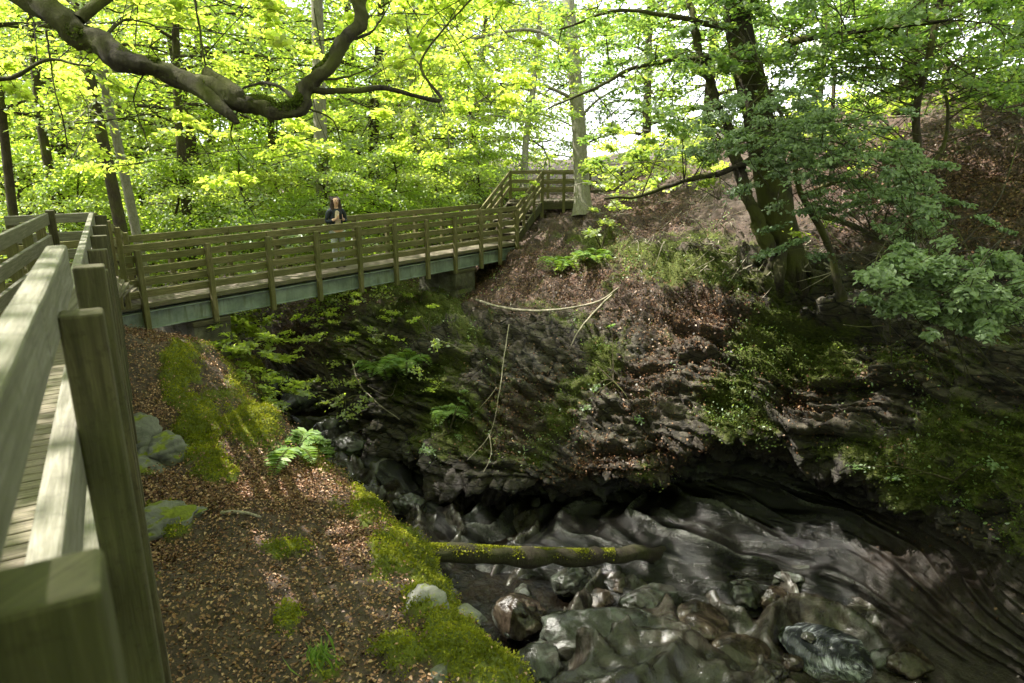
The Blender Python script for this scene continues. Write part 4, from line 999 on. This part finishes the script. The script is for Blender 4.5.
fps = [P(590, 172, 23.8), P(606, 170, 24.2), P(622, 168, 24.6), P(640, 166, 25)]
for q in fps: m = MB(); m.beam((q[0], q[1], q[2]-1.3), (q[0], q[1], q[2]+.03), .1, .1, up=(1, 0, 0)); m.build('post', M['wood_post'], fc, .005)
for dz in (-.06, -.38, -.7):
    m = MB(); m.beam(fps[0]+np.array([0, 0, dz]), fps[-1]+np.array([0, 0, dz]), .05, .13); m.build('rail', M['wood_post'], fc, .005)
fd = empty('plank_fence', P(480, 203, 26)); tag(fd, 'pale plank fence behind the far end of the bridge left of the stairs', 'fence'); bpy.context.view_layer.update()
for k, py_ in enumerate((191, 196, 201)):
    m = MB(); m.beam(P(464, py_+6, 26), P(492, py_-1, 25), .04, .13); m.build('rail', M['wood'], fd, .004)
for x in (466, 478, 490): q = P(x, 190+(490-x)*.25, 25.5); m = MB(); m.beam((q[0], q[1], q[2]-1.2), (q[0], q[1], q[2]), .09, .09, up=(1, 0, 0)); m.build('post', M['wood'], fd, .004)

# ------------------------------------------------------------------ LOG and dead branches
lg = [P(395, 556, 9.7), P(440, 553, 10.2), P(520, 556, 10.7), P(590, 557, 11.2), P(655, 554, 12.0), P(668, 555, 12.8)]
lp = smooth_path(lg, 40)
o = tubemesh('fallen_log', [(lp, np.linspace(.145, .115, 40)*(1+.06*np.sin(np.arange(40)*.9)))], M['bark_log'], None, 20, .06, 2.5)
tag(o, 'dark fallen log with a mossy top bridging the dark pool', 'log')
m_c = []; 
for i in range(3200):
    k = rng.integers(0, 26); a = rng.normal()*.55; c = lp[k]+(lp[k+1]-lp[k])*rng.random(); r = .148-.0007*k
    m_c.append((c+np.array([0, -math.sin(a)*r, math.cos(a)*r]), np.array([0, -math.sin(a), math.cos(a)])))
C_ = np.array([q[0] for q in m_c]); N_ = np.array([q[1] for q in m_c])
mo = leaf_mesh('moss', C_, N_+rng.normal(size=N_.shape)*.6, rng.normal(size=N_.shape), np.full(len(C_), .04), M['moss'], o); mo['kind'] = 'stuff'
def branch(name, label, lines, mat='bark_dead', cat='branch', sides=6):
    e = empty(name, lines[0][0][0]); tag(e, label, cat)
    for pts, a, b in lines: tubemesh('branch' if pts is lines[0][0] else 'twig', [(smooth_path(pts, 20), np.linspace(a, b, 20))], M[mat], e, sides, .012, 4)
    return e
def fp(x, y, lift=.1):
    q, n = on_far(x, y); r = ray(x, y); return q-r/np.linalg.norm(r)*lift
branch('fallen_branch', 'bare pale fallen branch lying along the cliff top under the bridge end', [([fp(474, 297), fp(500, 306, .2), fp(545, 308, .2), fp(590, 302, .2), fp(615, 289, .15)], .034, .02), ([fp(614, 290), fp(600, 302, .3), fp(585, 322, .35), fp(568, 346, .3)], .03, .012), ([fp(512, 306), fp(510, 298, .3)], .03, .015)])
branch('hanging_branch', 'thin pale dead branch hanging down the mossy cliff', [([fp(506, 326), fp(499, 360, .35), fp(499, 390, .4), fp(490, 430, .35), fp(467, 464, .3)], .014, .007), ([fp(497, 388, .4), fp(486, 400, .4), fp(468, 412, .4), fp(462, 420, .3)], .009, .004), ([fp(490, 430, .35), fp(489, 452, .4), fp(484, 470, .35)], .012, .005)])
branch('leaning_branch', 'pale dead branch leaning on the cliff beside the ferns', [([fp(352, 365), fp(362, 385, .3), fp(378, 405, .3), fp(396, 418, .2)], .02, .01), ([fp(366, 388, .3), fp(388, 392, .3), fp(398, 382, .3)], .012, .005)])
branch('fallen_stick', 'pale stick lying in leaf litter behind the bright mossy stone', [([on_near(221, 512)[0]+np.array([0, 0, .03]), on_near(245, 514)[0]+np.array([0, 0, .05]), on_near(262, 519)[0]+np.array([0, 0, .03])], .022, .012)])
# tangled roots under the big tree
rl = []
for k in range(46):
    x = 730+R_.uniform(-30, 100); y = 236+R_.uniform(0, 35)
    p0 = fp(x, y, .15); rl.append((smooth_path([p0, p0+np.array([R_.uniform(-.25, .25), -.1, R_.uniform(-.2, .1)]), p0+np.array([R_.uniform(-.5, .5), -.15+R_.uniform(-.1, .1), R_.uniform(-.6, -.1)])], 8), np.linspace(.018, .004, 8)))
for k in range(60):
    x = R_.uniform(620, 730); y = R_.uniform(195, 250)
    p0 = fp(x, y, .05); rl.append((smooth_path([p0, p0+np.array([R_.uniform(-.25, .25), -.15, R_.uniform(-.1, .3)]), p0+np.array([R_.uniform(-.6, .6), -.25, R_.uniform(-.4, .3)])], 8), np.linspace(.014, .004, 8)))
o = tubemesh('tangled_twigs', rl, M['bark_dead'], None, 4); tag(o, 'tangle of bare grey twigs and roots on the slope under the leaning beech', 'twigs', kind='stuff')

# ------------------------------------------------------------------ ferns, plants, shrubs
def fern(p, size, nf, label, seed, name='fern', lean=(0, -.5), group='ferns and leafy plants'):
    rs = np.random.default_rng(seed); e = empty(name, p); L = Leaves(); st_ = []
    for k in range(nf):
        az = 2*PI*k/nf+rs.normal()*.3; ln = size*(.7+.5*rs.random()); up_ = .75+.4*rs.random()
        t_ = np.linspace(0, 1, 12)[:, None]
        dirh = np.array([math.cos(az)+lean[0], math.sin(az)+lean[1], 0]); 
        q = p+ln*(t_*dirh*.85)+np.array([0, 0, 1.])*ln*up_*(t_-t_**2*.95)
        st_.append((q, np.linspace(.008, .002, 12)*size))
        sdv = np.cross(dirh, [0, 0, 1]); sdv /= np.linalg.norm(sdv)
        tt = np.linspace(.12, .98, 22); c = np.stack([np.interp(tt, t_[:, 0], q[:, j]) for j in range(3)], 1)
        for sg in (-1, 1):
            l_ = ln*.30*np.sin(PI*(tt*.85+.12))+.015
            D = sdv*sg+dirh*.35+rs.normal(size=(22, 3))*.08
            L.add((c+D/np.linalg.norm(D, axis=1)[:, None]*l_[:, None]*.5, D, np.array([0, 0, 1.])+rs.normal(size=(22, 3))*.2, l_), .55)
    tubemesh('stems', st_, M['fern'] if False else M['bark_moss'], e, 4)
    L.build('fronds', M['fern'], e, width=.32); tag(e, label, 'fern', group); return e
fern(fp(312, 452, .1), .9, 11, 'bright green fern on the bank edge below the bridge middle', 1)
fern(fp(335, 462, .1), .8, 9, 'bright fern nearest the stream, right of the other one on the bank edge', 2)
p_, _ = on_near(300, 449); fern(p_, .6, 9, 'small bright fern on the rim of the near bank', 3)
fern(fp(405, 366, .15), .8, 10, 'pale fern spreading over the cliff under the bridge girder', 4)
fern(fp(380, 372, .15), .8, 10, 'pale fern at the left of the pair on the cliff under the girder', 14)
fern(fp(565, 262, .1), .9, 10, 'fern hanging from the leafy slope below the far landing', 5)
fern(fp(590, 256, .1), .8, 10, 'fern just below the grey stemmed tree', 6)
fern(fp(445, 415, .1), .55, 9, 'small green fern in the cliff face left of the hanging branch', 7)
p_, _ = on_near(322, 668); 
def grass_tuft(p, n, h, label, seed):
    rs = np.random.default_rng(seed); C_ = p+rs.normal(size=(n, 3))*np.array([.05, .05, 0])+np.array([0, 0, h*.4]); D = np.array([0, 0, 1.])+rs.normal(size=(n, 3))*.45
    e = leaf_mesh('grass_tuft', C_, D, rs.normal(size=(n, 3)), h*(.6+.6*rs.random(n)), M['fern'], None, width=.08); tag(e, label, 'grass', None); return e
grass_tuft(p_, 60, .22, 'small green grass tuft near the bottom of the earth path', 1)
def bush(name, label, foliage, base, size, leafm='leaf_bg', group='leafy shrubs and plants in the gorge', full=False):
    e = empty(name, base); tag(e, label, 'shrub', group); L = Leaves(); tw = []
    for c, r, n, sh in foliage:
        for q in range(max(1, n//50)):
            cc = c+r*rng.normal(size=3)*np.array([.55, .55, .45]); L.add(spray(cc, r*.45, 50, cc-base, .3, size), sh)
            b_0 = base
            if np.linalg.norm(cc-base) < 1.6 or not tw: tw.append((smooth_path([b_0, (b_0+cc)/2+np.array([0, 0, .1]), cc], 7), np.linspace(.014, .003, 7)))
    tubemesh('stems', tw, M['bark'], e, 5); L.build('leaves', M[leafm], e, full=full); return e
bush('shrub', 'bright green leafy shrub under the bridge beside the left pier', [(P(x, y, t), .45, 400, .85) for x, y, t in ((232, 330, 14.5), (262, 335, 15), (222, 350, 14), (255, 365, 14.5), (280, 350, 15.5), (240, 385, 13.5), (262, 400, 14), (215, 325, 14), (245, 345, 14), (285, 385, 14.5))], P(235, 430, 13.8), .11)
bush('shrub', 'leafy shrub at the stream bend behind the brown slope', [(P(x, y, t), .55, 240, .8) for x, y, t in ((300, 325, 19), (325, 345, 18.6), (345, 375, 18), (330, 310, 20))], P(330, 385, 18.5), .10, 'leaf_bg')
bush('shrub', 'leafy green plants on the brown slope under the middle of the bridge', [(P(x, y, t), .45, 170, .8) for x, y, t in ((310, 350, 18.2), (350, 330, 18), (385, 340, 17), (395, 315, 17.6), (330, 400, 17), (360, 410, 16.2), (300, 385, 18), (410, 380, 15.6))], P(345, 400, 17.2), .085)
bush('shrub', 'yellow-green plant growing on the cliff top left of the far pier', [(P(x, y, t), .45, 130, .7) for x, y, t in ((400, 296, 17.8), (425, 318, 17), (440, 345, 16), (370, 300, 19))], fp(425, 335), .09)
bush('shrub', 'bright sapling leaves at the foot of the grey stemmed tree', [(P(x, y, t), .4, 120, .85) for x, y, t in ((605, 218, 18), (590, 232, 17.6), (618, 205, 18.6), (575, 250, 17))], fp(600, 245), .10)
bush('shrub', 'small yellow-green leaves over the far stairs', [(P(x, y, t), .4, 60, .8) for x, y, t in ((520, 200, 20.5), (535, 185, 21), (505, 165, 21), (555, 160, 21.5))], P(530, 235, 20.5), .11)
bush('shrub', 'low plants sprouting from the cliff face below the hanging branch', [(fp(x, y, .15), .25, 110, .5) for x, y in ((440, 405), (455, 425), (470, 395), (430, 440))], fp(450, 430), .07, 'leaf_mid')
bush('shrub', 'ivy and small plants in the middle of the shaded cliff', [(fp(x, y, .1), .25, 70, .35) for x, y in ((590, 385), (600, 340), (640, 420), (585, 410), (620, 320), (575, 360), (735, 375), (745, 405))], fp(610, 380), .06, 'leaf_mid')
bush('shrub', 'sunlit bush on the hillside between the thick trunk and the sapling', [(P(x, y, t), .5, 130, .8) for x, y, t in ((900, 100, 15), (950, 85, 14.5), (985, 75, 14), (960, 120, 13.6), (880, 130, 15))], P(925, 170, 14), .10)
bush('shrub', 'bright low bush behind the leaning beech trunk', [(P(x, y, t), .5, 130, .8) for x, y, t in ((700, 150, 15), (680, 175, 14.6), (735, 155, 15.5), (820, 140, 15), (640, 185, 15), (790, 215, 12))], P(720, 200, 15), .10)
bush('shrub', 'small plants growing from the dark wall at the lower right', [(fp(x, y, .08), .3, 60, .3) for x, y in ((900, 470), (930, 490), (960, 510), (990, 470), (960, 450), (870, 445), (1000, 520))], fp(950, 480), .06, 'leaf_mid')

bush('shrub', 'bright leafy undergrowth along the skyline between the far landing and the leaning beech', [(P(x, y, t), .7, 420, .85) for x, y, t in ((600, 160, 24), (625, 150, 24), (650, 160, 22), (665, 140, 22), (690, 130, 21), (640, 175, 20), (675, 165, 20), (610, 178, 22), (700, 160, 19))], P(655, 185, 21), .13)
bush('shrub', 'leafy undergrowth along the skyline between the leaning beech and the thick trunk', [(P(x, y, t), .7, 420, .7) for x, y, t in ((790, 100, 21), (820, 110, 20), (850, 95, 20), (870, 110, 19), (805, 130, 18), (835, 140, 17), (865, 150, 16))], P(835, 150, 19), .13)
bush('shrub', 'leafy undergrowth crowning the hillside at the right edge', [(P(x, y, t), .8, 460, .6) for x, y, t in ((920, 75, 20), (950, 70, 19), (980, 60, 19), (1010, 65, 18), (1035, 50, 17), (965, 95, 17), (905, 95, 18), (1000, 85, 16))], P(965, 100, 18), .12)
# ------------------------------------------------------------------ leaf litter and moss tufts
def scatter(V_, N_, w, n, cam_pull=True):
    pr = w/np.sum(w); k = rng.choice(len(V_), n, p=pr); return k
def litter(name, V_, N_, w, n, size, label, jit, mat='litter', cat='leaf litter', full=False):
    k = scatter(V_, N_, w, n); C_ = V_[k]+rng.normal(size=(n, 3))*jit; Nk = N_[k]
    C_ = C_+Nk*(rng.random((n, 1))*.02+.012)
    D = rng.normal(size=(n, 3)); D -= (D*Nk).sum(1)[:, None]*Nk; Nj = Nk+rng.normal(size=(n, 3))*.42
    o = leaf_mesh(name, C_, D, Nj, size*(.35+.85*rng.random(n)**1.3), M[mat], None, full=full, width=.65, fold=.7, shade=rng.random(n)**1.7); tag(o, label, cat, kind='stuff'); return o
NNf = NN.reshape(-1, 3); vis = (npx > -80) & (npx < 600) & (npy > 300) & (npy < 760) & (SD < .9)
w = vis*np.clip(nlit-.12, 0.2, 1)*np.clip(1.15-nmoss*1.5, .04, 1)
litter('leaf_litter', NVv, NNf, w, 140000, .033, 'brown beech leaf litter covering the near bank', .022, full=True)
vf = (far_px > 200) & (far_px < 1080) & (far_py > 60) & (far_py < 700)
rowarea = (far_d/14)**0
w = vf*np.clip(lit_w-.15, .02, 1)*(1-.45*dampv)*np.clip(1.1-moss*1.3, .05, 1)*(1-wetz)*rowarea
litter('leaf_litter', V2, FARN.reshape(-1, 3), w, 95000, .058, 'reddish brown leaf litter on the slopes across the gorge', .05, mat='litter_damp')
def tufts(name, V_, N_, w, n, size, label, mat, jit):
    k = scatter(V_, N_, w, n); C_ = V_[k]+rng.normal(size=(n, 3))*jit+N_[k]*size*.25
    D = N_[k]+rng.normal(size=(n, 3))*.75; sh = np.clip(.42+.6*pn(C_*3.2)+.35*pn(C_*9)+rng.normal(size=n)*.15, 0, 1)
    o = leaf_mesh(name, C_, D, rng.normal(size=(n, 3)), size*(.6+.8*rng.random(n)), M[mat], None, shade=sh, width=.45); tag(o, label, 'moss', kind='stuff'); return o
w = vis*np.clip(nmoss-.36, 0, .4)+1e-12
tufts('moss_carpet', NVv, NNf, w, 110000, .028, 'bright yellow-green moss on the near bank and its edge', 'moss', .02)
w = vf*np.clip(moss-.3, 0, .45)*(1-wetz)+1e-12
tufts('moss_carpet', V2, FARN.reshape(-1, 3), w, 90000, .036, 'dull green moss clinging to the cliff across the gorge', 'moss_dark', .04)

w = vf*np.clip(moss-.25+.35*pn(V2*1.3+50), 0, .6)*(1-wetz)+1e-12
k = scatter(V2, FARN.reshape(-1, 3), w, 420); k = np.repeat(k, 10); n = len(k)
C_ = V2[k]+rng.normal(size=(n, 3))*.10+FARN.reshape(-1, 3)[k]*(.03+.1*rng.random((n, 1)))
o = leaf_mesh('ground_cover', C_, rng.normal(size=(n, 3)), FARN.reshape(-1, 3)[k]+np.array([0, 0, .8])+rng.normal(size=(n, 3))*.4, .05*(.5+.8*rng.random(n)), M['leaf_mid'], None, full=True); tag(o, 'small green leaves of creeping plants scattered over the cliff', 'ground cover', kind='stuff')
# ------------------------------------------------------------------ PERSON on the bridge
s_p = s_at(335)+.42; pc = bp(s_p, .42, .022)
pe = empty('person', pc, math.radians(32)); tag(pe, 'person with long brown hair, dark jacket and pale trousers standing on the bridge', 'person')
def skinmesh(name, verts, edges, rad, mat, root=0, sub=2):
    me = bpy.data.meshes.new(name); me.from_pydata(verts, edges, [])
    o = bpy.data.objects.new(name, me); COL.objects.link(o); o.parent = pe
    m = o.modifiers.new('Skin', 'SKIN'); m.use_smooth_shade = True
    for i, r in enumerate(rad):
        me.skin_vertices[0].data[i].radius = (r, r) if not isinstance(r, tuple) else r
        me.skin_vertices[0].data[i].use_root = (i == root)
    s_ = o.modifiers.new('Sub', 'SUBSURF'); s_.levels = sub; s_.render_levels = sub
    me.materials.append(mat); return o
v = [(0, 0, .92), (0, .01, 1.08), (0, .01, 1.25), (0, .0, 1.36), (0, -.01, 1.44), (0, -.03, 1.52), (0, -.035, 1.60), (0, -.02, 1.66)]; r = [(.12, .08), (.11, .075), (.15, .09), (.12, .07), (.05, .05), (.068, .075), (.074, .088), (.05, .06)]
E = [(0, 1), (1, 2), (2, 3), (3, 4), (4, 5), (5, 6), (6, 7)]
def add(p_, rr, par): v.append(p_); r.append(rr); E.append((par, len(v)-1)); return len(v)-1
for sg in (-1, 1):
    a = add((sg*.17, .01, 1.34), .05, 3); a = add((sg*.22, .03, 1.10), .042, a); a = add((sg*.10, -.18, 1.16), .034, a); a = add((sg*.05, -.25, 1.20), .028, a)
    hnd = add((sg*.035, -.28, 1.235), .03, a)
    for f in range(4):
        b = add((sg*(.03-.004*f), -.305, 1.27-.02*f), .0095, hnd); add((-sg*(-.004+.003*f), -.325, 1.278-.021*f), .008, b)
    b = add((sg*.055, -.29, 1.265), .011, hnd); add((sg*.045, -.30, 1.30), .009, b)
    h = add((sg*.09, 0, .86), .09, 0); h = add((sg*.10, -.01+sg*.03, .50), .058, h); h = add((sg*.10, .02+sg*.05, .10), .04, h); h = add((sg*.10, -.03+sg*.05, .05), .036, h); add((sg*.11, -.13+sg*.05, .035), .034, h)
skinmesh('body', v, E, r, M['skin'])
skinmesh('jacket', [(0, .02, .80), (0, .02, 1.08), (0, .02, 1.26), (0, .01, 1.38), (-.18, .01, 1.34), (-.23, .035, 1.10), (-.12, -.15, 1.14), (.18, .01, 1.34), (.23, .035, 1.10), (.12, -.15, 1.14)],
    [(0, 1), (1, 2), (2, 3), (3, 4), (4, 5), (5, 6), (3, 7), (7, 8), (8, 9)], [(.19, .125), (.165, .115), (.175, .115), (.125, .085), .07, .058, .046, .068, .058, .046], M['jacket'])
skinmesh('trousers', [(0, 0, .93), (-.09, 0, .84), (-.10, -.04, .50), (-.10, -.03, .12), (.09, 0, .84), (.10, .02, .50), (.10, .07, .12)], [(0, 1), (1, 2), (2, 3), (0, 4), (4, 5), (5, 6)], [(.16, .11), .105, .07, .055, .105, .07, .055], M['trousers'])
skinmesh('top', [(0, -.085, 1.37), (0, -.105, 1.2), (0, -.105, .92)], [(0, 1), (1, 2)], [(.05, .035), (.075, .035), (.085, .035)], M['top'])
skinmesh('hair', [(0, -.02, 1.685), (0, .045, 1.64), (0, .065, 1.50), (0, .06, 1.30), (-.075, -.02, 1.60), (-.095, -.02, 1.44), (-.09, -.06, 1.28), (.075, -.02, 1.60), (.095, -.02, 1.44), (.09, -.06, 1.28)],
    [(0, 1), (1, 2), (2, 3), (0, 4), (4, 5), (5, 6), (0, 7), (7, 8), (8, 9)], [(.10, .085), (.115, .085), (.10, .06), (.08, .04), (.045, .06), (.05, .055), (.035, .04), (.045, .06), (.05, .055), (.035, .04)], M['hair'])
for sg in (-1, 1):
    skinmesh('shoe', [(sg*.10, .05+sg*.05, .045), (sg*.10, -.03+sg*.05, .045), (sg*.115, -.14+sg*.05, .035)], [(0, 1), (1, 2)], [(.042, .04), (.045, .045), (.04, .03)], M['shoe'])
    o = rock('eye', (sg*.028, -.108, 1.605), (.011, .008, .007), M['eye'], 3, .02, sub=2, parent=pe)
o = rock('nose', (0, -.122, 1.575), (.012, .018, .022), M['skin'], 5, .02, sub=2, parent=pe)
o = rock('mouth', (0, -.108, 1.535), (.022, .008, .006), simple('lips', (.4, .14, .12)), 5, .02, sub=2, parent=pe)
m = MB(); fr = Matrix.Rotation(math.radians(32), 3, 'Z'); q = Vector(pc)+fr @ Vector((0, -.335, 1.25))
ph = MB().beam(q-Vector((0, 0, .07)), q+Vector((0, 0, .07)), .07, .012, up=(0, 1, 0)).build('phone', M['phone'], None, .003); tag(ph, 'small dark phone held in both hands by the person', 'phone')

# ------------------------------------------------------------------ light, sky, camera
SUN_EL, SUN_AZ = math.radians(54), math.radians(-80)     # azimuth measured from +Y (view direction), negative = left
sd_v = Vector((math.sin(SUN_AZ)*math.cos(SUN_EL), math.cos(SUN_AZ)*math.cos(SUN_EL), math.sin(SUN_EL)))
sl = bpy.data.lights.new('Sun', 'SUN'); sl.energy = 5.0; sl.angle = math.radians(.5); sl.color = (1, .95, .86)
so = bpy.data.objects.new('Sun', sl); COL.objects.link(so); so.rotation_euler = sd_v.to_track_quat('Z', 'Y').to_euler(); so.location = (0, 0, 30)
w = bpy.data.worlds.new('World'); scene.world = w; w.use_nodes = True; nt = w.node_tree
bgn = nt.nodes['Background']; sky = nt.nodes.new('ShaderNodeTexSky'); sky.sky_type = 'NISHITA'; sky.sun_disc = False
sky.sun_elevation = SUN_EL; sky.sun_rotation = SUN_AZ; sky.air_density = 1; sky.dust_density = 2.5; sky.ozone_density = 1
# thin bright cloud over most of the sky
tc = nt.nodes.new('ShaderNodeTexCoord'); no = nt.nodes.new('ShaderNodeTexNoise'); no.inputs['Scale'].default_value = 2.2; no.inputs['Detail'].default_value = 6
nt.links.new(tc.outputs['Generated'], no.inputs['Vector'])
cr = nt.nodes.new('ShaderNodeValToRGB'); cr.color_ramp.elements[0].position = .30; cr.color_ramp.elements[1].position = .55; cr.color_ramp.elements[0].color = (.35, .35, .35, 1)
nt.links.new(no.outputs['Fac'], cr.inputs['Fac'])
mx = nt.nodes.new('ShaderNodeMix'); mx.data_type = 'RGBA'; nt.links.new(cr.outputs['Color'], mx.inputs[0]); nt.links.new(sky.outputs[0], mx.inputs[6]); mx.inputs[7].default_value = (8.6, 9.0, 9.5, 1)
nt.links.new(mx.outputs[2], bgn.inputs['Color']); bgn.inputs['Strength'].default_value = .12
cam = bpy.data.cameras.new('Camera'); co = bpy.data.objects.new('Camera', cam); COL.objects.link(co)
co.location = (0, 0, CAMZ); co.rotation_euler = (math.radians(90)-PITCH, 0, 0); cam.sensor_width = 36; cam.lens = 36*F/1024; cam.clip_start = .05; cam.clip_end = 2000
cam.dof.use_dof = True; cam.dof.focus_distance = 13; cam.dof.aperture_fstop = 5.0
scene.camera = co
scene.render.engine = 'CYCLES'
scene.cycles.max_bounces = 6; scene.cycles.diffuse_bounces = 3; scene.cycles.transmission_bounces = 4; scene.cycles.glossy_bounces = 2
vs = scene.view_settings; vs.view_transform = 'Standard'; vs.look = 'None'; vs.gamma = 1; vs.exposure = 1.98
